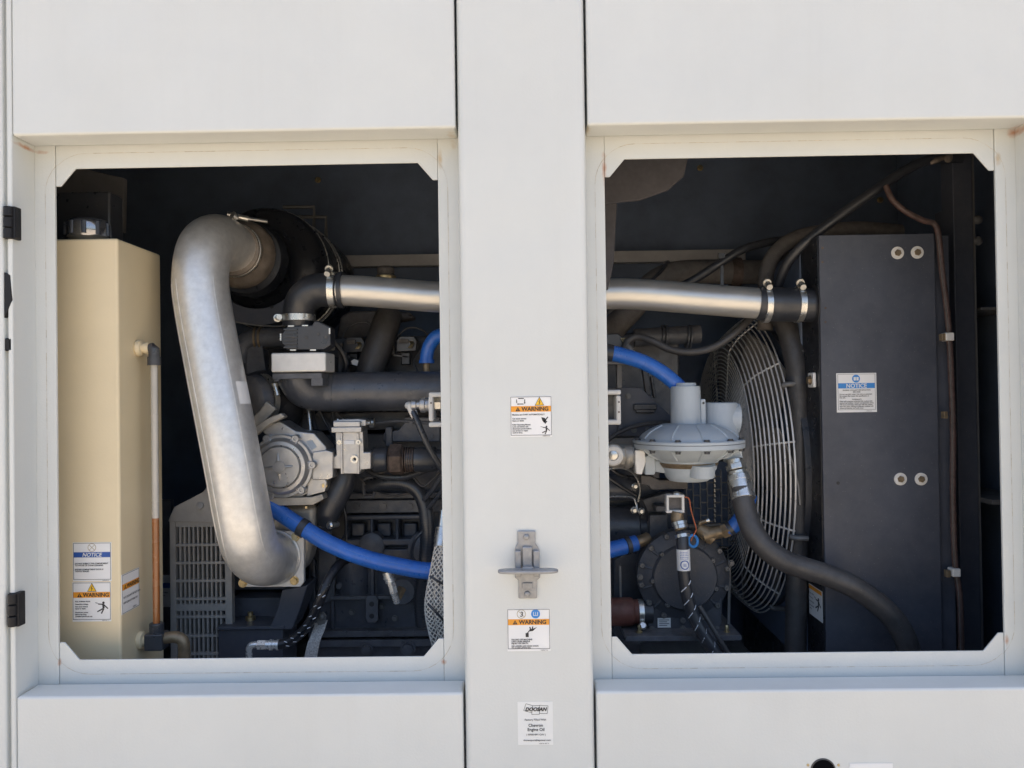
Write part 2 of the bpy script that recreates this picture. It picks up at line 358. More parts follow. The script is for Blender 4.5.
def disc(u, v, r, n=20): return [(u + r * math.cos(2 * math.pi * k / n), v + r * math.sin(2 * math.pi * k / n)) for k in range(n)]
def annulus(u, v, r, t, n=20):
    o = []
    for k in range(n):
        a, b = 2 * math.pi * k / n, 2 * math.pi * (k + 1) / n
        o.append([(u + r * math.cos(a), v + r * math.sin(a)), (u + r * math.cos(b), v + r * math.sin(b)),
                  (u + (r - t) * math.cos(b), v + (r - t) * math.sin(b)), (u + (r - t) * math.cos(a), v + (r - t) * math.sin(a))])
    return o
def stroke(pts, t):
    o = []
    for (a, b), (c, d) in zip(pts, pts[1:]):
        L = math.hypot(c - a, d - b) or 1; nx, ny = -(d - b) / L * t / 2, (c - a) / L * t / 2
        o.append([(a + nx, b + ny), (c + nx, d + ny), (c - nx, d - ny), (a - nx, b - ny)])
    return o

# ------------------------------------------------------------------ ground
g = MB(); g.add([(-400, -400, -1.25), (400, -400, -1.25), (400, 400, -1.25), (-400, 400, -1.25)], [(0, 1, 2, 3)])
g.build('ground', 'ground', kind='structure')

# ------------------------------------------------------------------ enclosure
FY = .08
ZT, ZB = .5338, -.5976                     # soffit and sill lines
PL, PR = -.1217, .1356                     # centre post
JL, JR = -1.0244, 1.036                    # outer jambs
WIN = ((-.9814, -.1707), (.1808, .9942)); WZ = (.4875, -.5503)
enc = thing('generator_enclosure', 'white steel generator enclosure with two open window-like service openings and a central post', 'enclosure', (0, .6, -1.25))
MB().box((PL, 0, -1.15), (PR, .074, 0.86)).build('centre_post', 'white', enc, .014, 6)
for x0, x1 in ((JL, PL - .0042), (PR + .0042, JR)):
    MB().box((x0, .001, ZT), (x1, .074, 0.86)).build('header_panel', 'white', enc, .006, 4)
    MB().box((x0, .001, -1.15), (x1, .074, ZB)).build('lower_panel', 'white', enc, .006, 4)
# flanges of the two openings
for (xl, xr), (ol, orr) in zip(WIN, ((JL, PL + .03), (PR - .03, JR))):
    zt, zb = WZ; c0, c1, dz = .0105, .042, .037
    MB().prism([(xl, zt + .062), (xl, zt - dz), (xl + c0, zt - dz), (xl + c1, zt), (xr - c1, zt), (xr - c0, zt - dz), (xr, zt - dz), (xr, zt + .062)], FY, FY + .004).build('top_flange', 'white', enc, .0012, 2)
    MB().prism([(xl, zb - .062), (xl, zb + dz), (xl + c0, zb + dz), (xl + c1, zb), (xr - c1, zb), (xr - c0, zb + dz), (xr, zb + dz), (xr, zb - .062)], FY, FY + .004).build('bottom_flange', 'white', enc, .0012, 2)
    for a, b in ((ol - .02, xl - .0006), (xr + .0006, orr + (.03 if orr > .5 else 0))):
        MB().box((a, FY - .003, zb - .062), (b, FY + .004, zt + .062)).build('side_flange', 'white', enc, .0015, 2)
    # rounded seal mark left on the flange
    a0, a1, z0, z1, r = xl - .021, xr + .021, zb - .030, zt + .032, .085
    P = []
    for cx, cz, s0 in ((a1 - r, z1 - r, 0), (a0 + r, z1 - r, 90), (a0 + r, z0 + r, 180), (a1 - r, z0 + r, 270)):
        for k in range(9):
            a = rad(s0 + 90 * k / 8); P.append(Vector((cx + r * math.cos(a), 0, cz + r * math.sin(a))))
    P.append(P[0].copy()); mb = MB()
    for p, q in zip(P, P[1:]):
        L = (q - p).length; st_ = max(1, int(L / .016))
        for k in range(st_):
            a = p.lerp(q, k / st_); b = p.lerp(q, (k + 1) / st_); 
            if random.random() < 0: continue
            t = (b - a).normalized(); nn = Vector((-t.z, 0, t.x)) * random.uniform(.0001, .0006)
            y = FY - .0034 if (min(a.x, b.x) < xl or max(a.x, b.x) > xr) else FY - .0004
            mb.add([Vector((v.x, y, v.z)) for v in (a + nn, b + nn, b - nn, a - nn)], [(0, 1, 2, 3)])
    mb.each('seal_mark', 'dirt', enc)
# jamb returns and the neighbouring door edge
MB().box((JL - .0105, 0, -1.15), (JL, .078, 0.86)).build('jamb', 'white', enc, .0035, 3)
MB().box((JR, 0, -1.15), (JR + .03, .078, 0.86)).build('jamb', 'white', enc, .0035, 3)
MB().box((-1.9, -.004, -1.15), (-1.0415, .03, 0.86)).build('neighbour_panel', 'white', enc, .005, 3)
MB().box((-1.05, .010, -1.15), (-1.030, .03, 0.86)).build('groove_strip', 'white', enc)
MB().box((JR + .034, 0, -1.15), (1.9, .03, 0.86)).build('neighbour_panel', 'white', enc, .005, 3)
# shell
MB().box((-1.9, .031, 0.862), (1.9, 1.3, 0.90)).build('roof', 'white', enc)
MB().box((-1.9, .031, -1.20), (1.9, 1.3, -1.152)).build('base_frame', 'black', enc)
MB().box((-1.9, 1.26, -1.15), (1.9, 1.3, 0.86)).build('back_wall', 'wall', enc)
for sx in (-1, 1):
    MB().box((sx * 1.9 - (.03 if sx > 0 else 0), .035, -1.15), (sx * 1.9 + (.03 if sx < 0 else 0), 1.258, 0.86)).build('end_wall', 'wall', enc)
MB().box((-1.86, .09, .835), (1.86, 1.255, .85)).build('ceiling_lining', 'wall', enc)
MB().box((-1.86, .09, -.90), (1.86, 1.255, -.87)).build('floor_tray', 'block', enc)  # unseen floor, made pale and raised to bounce light into the bay
b = MB(); p = at(345, 261, 1.2); q = at(740, 256, 1.2)
b.box((p.x, 1.2, p.z - .02), (q.x + .02, 1.24, p.z + .02)); b.build('rear_brace', 'brace', enc, .002)
MB().pprism([(604, 150), (690, 150), (684, 176), (668, 190), (640, 200), (618, 202), (604, 204)], .36, .372).build('loose_lining', 'foam', enc, .003)
MB().pprism([(604, 200), (617, 203), (614, 262), (608, 290), (604, 290)], .38, .39).build('loose_lining', 'foam', enc, .003)
MB().pprism([(50, 160), (72, 166), (124, 178), (123, 232), (50, 232)], .62, .64).build('corner_panel', 'board', enc, .002)
mb = MB()
for x, y in ((318, 180), (112, 181), (700, 168), (880, 200)):
    mb.hexbolt(at(x, y, 1.255), (0, -1, 0), .008)
mb.each('wall_bolt', 'gold', enc)
# hinges on the left edge
def hinge(x0, y0, x1, y1, Y0, Y1, knuckles):
    h = MB().pbox(x0, y0, x1, y1, Y0, Y1).build('hinge', 'hinge', enc, .002, 3)
    if knuckles:
        k = MB(); xx = (x0 + x1) / 2
        for i in range(3):
            t0 = y0 + (y1 - y0) * (i + .06) / 3; t1 = y0 + (y1 - y0) * (i + .94) / 3
            k.cyl(at(xx - 1, t0, Y0), at(xx - 1, t1, Y0), S((x1 - x0) * .42, Y0), n=20)
        k.build('knuckle', 'hinge', h, .001)
hinge(4, 206, 15, 239, -.002, .02, True); hinge(8.5, 593, 19, 627, -.002, .02, True)
MB().pprism([(4, 272), (10, 275), (12, 300), (7, 312), (4, 318)], -.001, .02).build('hinge', 'hinge', enc, .001)
hinge(4.5, 338, 12, 351, 0, .02, False)
# latch on the post
lat = MB()
lat.pprism([(517.5, 531), (535.5, 531), (535.5, 543), (539.5, 550), (540, 578), (537, 580.5), (537, 598.5), (518.5, 598.5), (518.5, 580.5), (515, 578), (514.5, 550), (517.5, 543)], -.006, 0)
latch = lat.build('latch', 'latch', enc, .0018, 3)
mb = MB(); mb.pbox(515, 551, 521, 577, -.016, -.006); mb.pbox(533.5, 551, 539.5, 577, -.016, -.006); mb.each('cheek', 'latch', latch, .002, 3)
mb = MB(); mb.pbox(522.3, 547, 532.3, 568, -.014, -.006); mb.build('tongue', 'latch', latch, .0025, 3)
mb = MB(); mb.pbox(522.5, 583, 532.5, 589, -.009, -.006); mb.build('keeper', 'latch', latch, .001)
hd = MB(); pl = []
c = at(528, 571, -.034)
for k in range(40):
    a = 2 * math.pi * k / 40; pl.append((c.x + .0590 * math.copysign(abs(math.cos(a)) ** .35, math.cos(a)), -.034 + .016 * math.sin(a)))
hd.add([(x, y, c.z + .003) for x, y in pl] + [(x, y, c.z - .003) for x, y in pl], [tuple(range(40)), tuple(range(79, 39, -1))] + [(i, (i + 1) % 40, (i + 1) % 40 + 40, i + 40) for i in range(40)])
hd.box((c.x - .011, -.030, c.z - .0045), (c.x + .011, -.012, c.z + .006))
hd.build('handle', 'latch', latch, .002, 3)
for x, y in ((526.3, 537), (527.3, 593.8)):
    MB().lathe([(.0062, 0), (.0060, .002), (.0048, .0042), (.0020, .0052), (0, .0053)], at(x, y, -.006), (0, -1, 0), 20).build('rivet', 'latch', latch)
# cable hole in the lower panel
hol = MB().lathe([(.0225, -.0005), (.0255, -.0005), (.0252, .001), (.0228, .0016), (.0225, -.0005)], at(823, 771, .001), (0, -1, 0), 40, False).build('grommet', 'rubber', enc)
MB().cyl(at(823, 771, .001) + Vector((0, .0005, 0)), at(823, 771, .001) + Vector((0, -.0012, 0)), .0228, n=40).build('hole_shade', 'void', hol)  # flat black disc painted as the dark inside of the hole
mb = MB()
for x in (808, 838.5): mb.lathe([(.0028, 0), (.0024, .0012), (0, .0015)], at(x, 765, .001), (0, -1, 0), 12)
mb.each('screw', 'gold', hol)

# ------------------------------------------------------------------ stickers
def front(px, py, Y=0.0, s=1.0):
    k = S(1, Y); return at(px, py, Y), Vector((k * s, 0, 0)), Vector((0, 0, -k * s))
def warn_band(t, u0, v0, u1, v1):
    t.rect('header_band', 'orange', u0, v0, u1, v1)
    h = v1 - v0
    t.text('header_word', 'ink', [('WARNING', u0 + (u1 - u0) * .265, v1 - h * .17, h * .98, 'LEFT', .028, 0, .98)])
    a = u0 + (u1 - u0) * .17
    t.polys('alert_triangle', 'ink', [[(a - h * .42, v1 - h * .12), (a, v0 + h * .16), (a + h * .42, v1 - h * .12)]], .0013)
    t.polys('alert_mark', 'orange', stroke([(a, v0 + h * .4), (a, v1 - h * .36)], h * .09) + [disc(a, v1 - h * .24, h * .06, 8)], .0016)
def elec_tri(t, u, v, w, h):
    t.polys('hazard_edge', 'ink', [[(u - w / 2, v + h), (u, v), (u + w / 2, v + h)]])
    t.polys('hazard_triangle', 'yellow', [[(u - w * .42, v + h * .93), (u, v + h * .12), (u + w * .42, v + h * .93)]], .0013)
    t.polys('bolt_symbol', 'rust', stroke([(u + w * .07, v + h * .32), (u - w * .07, v + h * .60), (u + w * .07, v + h * .60), (u - w * .05, v + h * .88)], w * .07), .0016)
def shocked(t, u, v, k):                   # falling figure struck by a spark
    t.polys('falling_figure', 'ink', [disc(u, v, k * .9, 12)] + stroke([(u - .2 * k, v + 1 * k), (u + .1 * k, v + 4.2 * k)], k * 1.5)
            + stroke([(u - .2 * k, v + 1.2 * k), (u - 4 * k, v + .9 * k)], k * .8) + stroke([(u + .2 * k, v + 1.4 * k), (u + 3.4 * k, v + 4.4 * k)], k * .8)
            + stroke([(u, v + 4.2 * k), (u - 4.6 * k, v + 6.6 * k)], k * .9) + stroke([(u + .2 * k, v + 4.4 * k), (u - 1.6 * k, v + 8 * k)], k * .9))
    t.polys('spark', 'inkgrey', stroke([(u - 6.2 * k, v - .2 * k), (u - 5 * k, v + .3 * k), (u - 5.2 * k, v - .1 * k), (u - 4 * k, v + .5 * k)], k * .35))

GS = 'safety stickers on the generator'
o, U, V = front(510, 396.6); t = Sticker('warning_sticker', 'orange-banded warning sticker on the post above the latch, with black hand and falling figure', o, U, V, 41.5, 40.5, GS)
t.frame(.4, .3, 41.2, 39, .5)
warn_band(t, .9, 9.7, 40.7, 15.4); elec_tri(t, 29.3, .6, 9.4, 8.6)
t.polys('loop_arrow', 'ink', stroke([(6.6, 3), (6.6, 6.6)], .8) + stroke([(8, 7.6), (13.5, 7.6)], .8) + stroke([(14.6, 6.6), (14.6, 3)], .8) + stroke([(8.2, 2), (13.8, 2)], .8)
        + [[(13.7, 6), (15.5, 6), (14.6, 7.6)], [(8.2, 6.7), (8.2, 8.5), (6.8, 7.6)]])
t.text('small_print', 'ink', [('Machine can START AUTOMATICALLY.', 2.0, 18.9, 1.95, 'LEFT', .03, 0), ('Can cause serious', 2.0, 22.8, 1.9, 'LEFT', .03, 0), ('injury or death.', 2.0, 24.9, 1.9, 'LEFT', .03, 0),
      ('Refer Operating Manual.', 2.0, 28.8, 1.85, 'LEFT', .03, 0), ('Lock out battery and', 2.0, 30.8, 1.85, 'LEFT', .03, 0), ('disconnect power before', 2.0, 32.8, 1.85, 'LEFT', .03, 0),
      ('any service or repair', 2.0, 34.8, 1.85, 'LEFT', .03, 0), ('work is done.', 2.0, 36.8, 1.85, 'LEFT', .03, 0), ('22828178 B', 32, 40.2, 1.5, 'LEFT', 0, 0)])
t.polys('hand_symbol', 'ink', [[(31, 21), (34.5, 21.8), (35.8, 24.5), (34, 26), (32, 24.6)]] + stroke([(34, 25), (37.6, 20.8)], 1.1) + stroke([(34.5, 25), (36.5, 25.2), (34.6, 27.4)], .8) + stroke([(33, 25), (35, 26.4)], 1.4))
shocked(t, 36, 30.4, .95)

o, U, V = front(507, 609); t = Sticker('warning_sticker', 'orange-banded warning sticker on the post below the latch, with a blue disc at its top', o, U, V, 43, 42, GS)
t.frame(.4, .4, 42.4, 39.8, .5)
warn_band(t, .9, 10.2, 41.9, 16)
t.polys('prohibition_ring', 'tanink', annulus(14.2, 5.1, 4.5, .55) + stroke([(11.4, 2.2), (17.2, 8)], .5)); t.text('prohibition_mark', 'ink', [('3', 14.4, 7.6, 7, 'CENTER', .01, .1)])
t.polys('mandatory_disc', 'cyan', [disc(28.4, 5.1, 4.5, 28)]); t.polys('book_symbol', 'labelgrey', stroke([(26.4, 3.2), (26.4, 6.6), (30.4, 6.6), (30.4, 3.2)], .5) + stroke([(28.4, 3.2), (28.4, 6.6)], .4), .0014)
t.polys('spray_symbol', 'ink', [[(18.2, 24), (21.3, 24), (21.3, 28), (18.2, 28)], [(22, 20.6), (26.5, 19.4), (29.5, 18.3), (25.5, 22), (22.5, 22.3)]] + stroke([(20, 24), (22.8, 21)], .9) + stroke([(22.4, 18), (23.4, 20.6)], 1.1) + stroke([(25.4, 17.6), (24.8, 20.4)], 1.1))
t.text('small_print', 'ink', [('FALLING OFF MACHINE', 4, 31, 1.95, 'LEFT', .03, 0), ('CAN CAUSE SERIOUS', 4, 32.9, 1.95, 'LEFT', .03, 0), ('INJURY OR DEATH.', 4, 34.8, 1.95, 'LEFT', .03, 0),
      ('USE LADDER AND HAND HOLDS', 4, 37.4, 1.8, 'LEFT', .03, 0), ('TO ACCESS LIFTING BAIL.', 4, 39.1, 1.7, 'LEFT', .03, 0), ('22828179 B', 33, 41.6, 1.5, 'LEFT', 0, 0)])

o, U, V = front(517.5, 702.0); t = Sticker('oil_label', 'pale engine oil label near the bottom of the post, with a three-panel emblem', o, U, V, 35, 42.5, None, 'labelgrey')
em = [[(8.4, 1.6), (15, 3.6), (14, 10.6), (6, 8.4)], [(15, 3.8), (22, 3.4), (21.6, 12.2), (14, 12.4)], [(22, 3.2), (30.4, 4), (29.4, 11.6), (21.8, 11.4)]]
t.polys('emblem', 'ink', [q for e in em for q in stroke(e + [e[0]], .32)])
t.text('emblem_word', 'ink', [('DOOSAN', 18, 8.8, 4.9, 'CENTER', .05, .3, 1.0)])
t.text('lettering', 'ink', [('Factory Filled With', 17.6, 18.4, 2.75, 'CENTER', .006, 0), ('Chevron', 17.8, 24.4, 4.1, 'CENTER', .016, 0), ('Engine Oil', 18, 28.6, 4.1, 'CENTER', .016, 0),
      ('( 000001891-CHV )', 18, 33, 2.4, 'CENTER', .008, 0), ('doosanportablepower.com', 19, 38.6, 2.5, 'CENTER', .012, 0), ('000018  REV. A', 26, 41.6, 1.5, 'CENTER', .004, 0)])
o, U, V = front(849.5, 763.4); t = Sticker('blank_label', 'blank white label at the lower right beside the black cable hole', o, U, V, 42.5, 30, None, 'sticker')
t.text('faint_print', 'labelgrey', [('-', 30, 4, 2, 'LEFT', 0, 0)])

# ------------------------------------------------------------------ tan tank
TY = .16
tl = at(40, 238, TY); tr = at(117.5, 238, TY); tzt = tr.z; tzb = at(90, 700, TY).z
tank = thing('coolant_tank', 'tall tan painted tank at the left of the left opening', 'tank', ((tl.x + tr.x) / 2, TY + .12, tzb))
MB().box((tl.x - .06, TY, tzb), (tr.x, TY + .212, tzt)).build('shell', 'tan', tank, .006, 4)
c = at(88, 231, TY + .05); c.z = tzt
cap = MB().lathe([(.030, 0), (.034, .006), (.044, .010), (.046, .014), (.046, .040), (.043, .047), (.038, .051), (0, .053)], c, (0, 0, 1), 40).build('filler_cap', 'darkchrome', tank)
mb = MB()
for k in range(10):
    a = 2 * math.pi * k / 10; d = Vector((math.cos(a), math.sin(a), 0))
    mb.cyl(c + d * .045 + Vector((0, 0, .014)), c + d * .0435 + Vector((0, 0, .043)), .0055, n=10)
mb.each('grip_rib', 'plastic', cap)
pq = at(112, 192, .31); MB().box((pq.x - .2, .30, tzt), (pq.x, .365, pq.z)).build('pressure_box', 'plastic', tank, .006, 3)
# sight tube on the tank's right flank
xs = tr.x
def flank(px, py, stick=.025):             # point beside the right flank of the tank
    d = RM @ Vector(((px - 512) / FOC, 1, -(py - 384) / FOC))
    return at(px, py, (xs + stick) / d.x * d.y - DIST)
gt = flank(154, 348, .04); gb = Vector((gt.x, gt.y, at(155, 640, gt.y).z)); fl = Vector((gt.x, gt.y, at(155, 518, gt.y).z))
sg = thing('sight_gauge', 'clear sight tube half full of amber fluid on the flank of the tan tank', 'gauge', gb)
mb = MB(); mb.lathe([(.017, 0), (.019, .004), (.017, .012), (.011, .014), (.011, .02), (.013, .02), (.013, .03)], (xs, gt.y, gt.z), (1, 0, 0), 24); mb.each('boss', 'tan', sg)
mb = MB(); mb.tube([(xs + .02, gt.y, gt.z), (xs + .038, gt.y, gt.z), (gt.x, gt.y, gt.z - .004), (gt.x, gt.y, gt.z - .04)], [.010, .012, .0125, .0125], 16, 5); mb.lathe([(.0125, 0), (.015, 0), (.015, .02), (.0125, .02)], gt - Vector((0, 0, .04)), (0, 0, 1), 20); mb.build('elbow', 'plastic', sg)
MB().cyl(fl, gt - Vector((0, 0, .03)), .0080, n=20).build('tube', 'clear', sg)
MB().cyl(gb, fl, .0079, n=20).build('fluid', 'amber', sg)
mb = MB(); mb.box(gb - Vector((.021, .02, .02)), gb + Vector((.021, .02, .018))); mb.cyl(gb, gb + Vector((0, 0, .04)), .016, n=20); mb.build('drain_cock', 'plastic', sg, .003)
mb = MB(); mb.lathe([(.020, 0), (.020, .010), (.013, .012), (.013, .03)], (xs, gb.y, gb.z), (1, 0, 0), 24); mb.each('boss', 'tan', sg)
mb = MB(); mb.tube([gb + Vector((.018, 0, .004)), gb + Vector((.045, 0, .006)), gb + Vector((.062, 0, -.006)), gb + Vector((.064, 0, -.045))], .0135, 18, 6); mb.build('brass_elbow', 'brass', sg)
# stickers on the tank
k = S(1, TY)
o, U, V = front(72.8, 542.5, TY); t = Sticker('notice_sticker', 'notice sticker with dark blue band and crossed ring, on the front of the tan tank', o, U, V, 39, 39, GS)
t.frame(.6, .6, 38.4, 37.4, .45); t.rect('header_band', 'bluei', 1.1, 9.8, 37.9, 15)
t.text('header_word', 'labelgrey', [('NOTICE', 19.4, 14.2, 5.3, 'CENTER', .02, .25)])
t.polys('prohibition_ring', 'tanink', annulus(19.4, 5.2, 4.2, .5) + stroke([(16.6, 2.5), (22.2, 7.9)], .45) + stroke([(22.2, 2.5), (16.6, 7.9)], .45))
t.text('small_print', 'ink', [('DO NOT SUBJECT THIS COMPARTMENT', 2.4, 21.8, 1.85, 'LEFT', .03, 0), ('TO WATER OR STEAM CLEANING.', 2.4, 23.7, 1.85, 'LEFT', .03, 0),
     ('ENSURE COMPARTMENT DOOR IS', 2.4, 27.7, 1.85, 'LEFT', .03, 0), ('TIGHTLY SEALED.', 2.4, 29.6, 1.85, 'LEFT', .03, 0), ('22828180 A', 30, 38.7, 1.3, 'LEFT', 0, 0)])
o, U, V = front(72.4, 582.2, TY); t = Sticker('warning_sticker', 'orange-banded warning sticker with yellow triangle and falling figure, on the front of the tan tank', o, U, V, 39, 39.5, GS)
t.frame(.6, .6, 38.6, 37.6, .45); warn_band(t, 1.1, 10, 38.1, 15.6); elec_tri(t, 19.8, .9, 9.4, 8.6)
t.text('small_print', 'ink', [('Risk of electric shock.', 2.9, 19.8, 1.75, 'LEFT', .03, 0), ('Hazardous voltage.', 2.9, 22.6, 1.75, 'LEFT', .03, 0), ('Can cause serious', 2.9, 25, 1.75, 'LEFT', .03, 0), ('injury or death.', 2.9, 27, 1.75, 'LEFT', .03, 0),
     ('Disconnect power', 2.9, 30.8, 1.75, 'LEFT', .03, 0), ('before servicing.', 2.9, 32.8, 1.75, 'LEFT', .03, 0), ('Qualified personnel only.', 2.9, 34.8, 1.75, 'LEFT', .03, 0), ('22828181 A', 30, 38.9, 1.3, 'LEFT', 0, 0)])
shocked(t, 31.4, 20.8, 1.35)
pa = flank(121.3, 575, .0008); pb = flank(139, 575, .0008)
wY = pb.y - pa.y
o = Vector((xs + .0008, pa.y, at(121.3, 575.3, pa.y).z)); t = Sticker('warning_sticker', 'orange-banded warning sticker on the right flank of the tan tank', o, Vector((0, wY / 40, 0)), Vector((0, 0, -S(1, pa.y))), 40, 40, GS)
t.frame(.8, .6, 39.2, 39.4, .4); warn_band(t, 1.2, 10, 38.8, 16)
t.text('small_print', 'ink', [('HOT COOLANT. DO NOT OPEN.', 3, 24.5, 2.6, 'LEFT', .02, 0), ('KEEP CLEAR OF TANK CAP.', 3, 30, 2.6, 'LEFT', .02, 0), ('22828182', 24, 38, 2, 'LEFT', .01, 0)])

# ------------------------------------------------------------------ clamps shared by the hoses
def clamp(parent, c, axis, R, w=.014, screw=None, m='zinc', name='hose_clamp'):
    b = MB().band(c, axis, R, .0022, w).build(name, m, parent, .0004, 1)
    if screw:
        s = Vector(screw).normalized(); a = Vector(axis).normalized(); tt = a.cross(s).normalized(); p = Vector(c) + s * (R + .009)
        k = MB(); k.cyl(p - tt * .014, p + tt * .012, .0075, n=16); k.lathe([(.0105, 0), (.0105, .006), (.007, .010), (0, .0102)], p - tt * .014, -tt, 16)
        k.box(p - a * .008 - tt * .012 - s * .008, p + a * .008 + tt * .012) if False else None
        k.build('worm_screw', 'zinc', b)
    return b

# ------------------------------------------------------------------ big silver pipe, rusty coupling and canister
p0 = at(264, 555, .34)
pipe = thing('exhaust_pipe', 'large dull silver pipe bending down from the rusty coupling to a bolted square flange', 'pipe', at(262, 587, .30))
PP = [(240, 254, .53), (229, 246, .47), (216, 240.5, .405), (205, 250, .35), (200.5, 277, .325), (203.5, 308, .315), (213.7, 363, .30), (224.5, 418, .285), (235, 473, .28), (244, 522, .285), (250.5, 546, .305), (259, 557, .345), (267, 559, .40), (273, 558, .452)]
MB().tube([at(*q) for q in PP], .0655, 36, 10).build('pipe_body', 'alu', pipe)
fl_ = MB(); fl_.pprism([(263, 534), (268, 531), (300, 531), (304, 535), (304, 582), (300, 587), (246, 587), (240, 583), (241, 577), (252, 574), (262, 560)], .452, .468); fl_ = fl_.build('square_flange', 'block', pipe, .002, 3)
mb = MB()
for x, y in ((295.5, 537), (294.5, 580.5), (243, 583)): mb.hexbolt(at(x, y, .452), (0, -1, 0), .0085, .009)
mb.each('flange_bolt', 'gold', fl_)
MB().ring(at(273, 557, .45), (0, -1, .02), .067, .005, 48).build('weld_bead', 'alu', pipe)
q_ = catmull([at(*v) for v in PP], 8)
mb = MB()
for ang in (200, 214, 236, 318):               # draw lines left along the tube
    path = []
    for i in range(34, 84):
        d = (q_[i + 1] - q_[i - 1]).normalized(); u = Vector((math.cos(rad(ang)), math.sin(rad(ang)), 0)); u = (u - d * u.dot(d)).normalized()
        path.append(q_[i] + u * .0650)
    mb.tube(path, .0012, 6, smooth=False)
mb.each('draw_line', 'alu', pipe, touch=False)
d_ = (at(235, 473, .28) - at(213.7, 363, .30)).normalized()
mb = MB(); c0 = at(243.5, 399, .29)
lab = []
cen = at(220.8, 399, .29); ax = d_; side = Vector((math.cos(rad(-18)), math.sin(rad(-18)) , 0))
for i in range(9):
    a = rad(-34 + i * 4.6); u = Vector((math.cos(a), math.sin(a), 0)); u = (u - ax * u.dot(ax)).normalized()
    lab.append((cen + u * .0672 - ax * .027, cen + u * .0672 + ax * .027))
V = [q for l in lab for q in l]; mb.add(V, [(2 * i, 2 * i + 1, 2 * i + 3, 2 * i + 2) for i in range(8)])
mb.build('paper_label', 'sticker', pipe)

cax = Vector((0, 1, 0))
cp = thing('exhaust_coupling', 'rust-brown flared coupling clamped between the silver pipe and the black canister', 'coupling', at(268, 300, .5))
o_ = at(232, 249, .475); ax_ = (at(251, 260, .64) - o_).normalized()
MB().lathe([(.067, 0), (.0695, .0), (.0705, .028), (.074, .034), (.086, .046), (.092, .066), (.093, .088), (.089, .105), (.092, .11), (.092, .12), (.085, .125)], o_, ax_, 48).build('sleeve', 'rustpipe', cp)
clamp(cp, o_ + ax_ * .016, ax_, .070, .012, (-.25, -.1, 1), 'zinc')
mb = MB(); q = at(236, 217, .45); mb.cyl(q, at(267, 221.5, .50), .0045, n=10); mb.cyl(at(227, 214.5, .44), at(248, 219, .46), .0075, n=12); mb.cyl(at(232, 215, .43), at(236, 218, .44), .011, n=12); mb.build('clamp_bolt', 'zinc', cp)

dc = at(256, 263, .64)
can = thing('exhaust_canister', 'black drum lying behind the rusty coupling and strapped with thin bright bands', 'canister', dc - Vector((0, -.2, .19)))
R_ = .177
MB().lathe([(.080, -.085), (.096, -.085), (.101, -.075), (.101, -.05), (.104, -.045), (.104, -.035), (.101, -.03), (.103, .0), (.112, .02), (.128, .034), (.148, .046), (.165, .062), (.174, .082), (R_, .11), (R_, .5), (.17, .52), (0, .52)], dc, cax, 64).build('drum', 'gloss', can)
mb = MB(); mb.ring(dc + cax * .115, cax, R_ + .001, .0016, 72); mb.ring(dc + cax * .25, cax, R_ + .002, .003, 72); mb.ring(dc + cax * .29, cax, R_ + .002, .003, 72); mb.each('band', 'zinc', can, touch=False)
sad = MB()
P = []
for k in range(15):
    a = rad(222 + 92 * k / 14); P.append((a, 0))
V = []
for a, _ in P: V += [dc + Vector((math.cos(a) * .128, .005, math.sin(a) * .128)), dc + Vector((math.cos(a) * .176, .005, math.sin(a) * .176)), dc + Vector((math.cos(a) * .176, .055, math.sin(a) * .176)), dc + Vector((math.cos(a) * .128, .055, math.sin(a) * .128))]
F = []
for i in range(14):
    for k in range(4): F.append((i * 4 + k, i * 4 + (k + 1) % 4, i * 4 + 4 + (k + 1) % 4, i * 4 + 4 + k))
F += [(0, 3, 2, 1), (56, 57, 58, 59)]
sad.add(V, F); sd_ = sad.build('saddle', 'black', can, .002)
lb_ = MB(); lb_.pprism([(297, 246), (306, 243), (309, 262), (306, 282), (300, 290), (297, 270)], .69, .71); lb_.build('ear_plate', 'black', can, .003)
mb = MB()
for x, y in ((287, 299), (272, 307)): mb.cyl(at(x, y, .645) + Vector((0, -.001, 0)), at(x, y, .645) + Vector((0, .003, 0)), .005, n=12)
mb.each('bolt_hole', 'ink', sd_)
bx_ = MB()
for xa, ya, xb, yb in ((283, 207, 314, 232), (298, 217, 326, 240)):
    bx_.tube([at(xa, ya, .95), at(xb, ya, .95), at(xb, yb, .95)], .006, 6, smooth=False)
bx_.each('top_bracket', 'grey_iron', can, touch=False)

# ------------------------------------------------------------------ charge pipe running behind the post
ch = thing('charge_pipe', 'long polished silver charge pipe crossing behind the post from black elbow to black box', 'pipe', at(520, 312, .45))
CP = [(336, 290, .46), (360, 291, .455), (400, 294, .45), (440, 297, .45), (520, 297, .45), (605, 294, .45), (640, 294.5, .45), (700, 299, .45), (765, 304, .45)]
MB().tube([at(*q) for q in CP], .0395, 36, 8).build('pipe_body', 'stain', ch)
MB().tube([at(*q) for q in ((298, 326, .49), (299, 312, .485), (303, 300, .48), (312, 292.5, .475), (322, 290, .47), (341, 290, .46))], [.040, .041, .043, .044, .044, .043], 32, 8).build('elbow_hose', 'rubber', ch)
MB().band(at(341.5, 290, .46), (1, 0, 0), .043, .004, .010).build('hose_bead', 'rubber', ch)
clamp(ch, at(333.5, 290, .46), (1, 0, -.02), .0445, .017, (-.15, -.75, 1))
clamp(ch, at(298.5, 318, .485), (0, 0, 1), .042, .017, (-1, -.5, 0))
MB().tube([at(757, 303, .45), at(778, 304.5, .45), at(800, 305, .45), at(824, 305.5, .45)], .0435, 32, 4).build('sleeve_hose', 'rubber', ch)
for x in (765.5, 798.5): clamp(ch, at(x, 304.5, .45), (1, 0, -.02), .0445, .015, (0, -.62, 1))

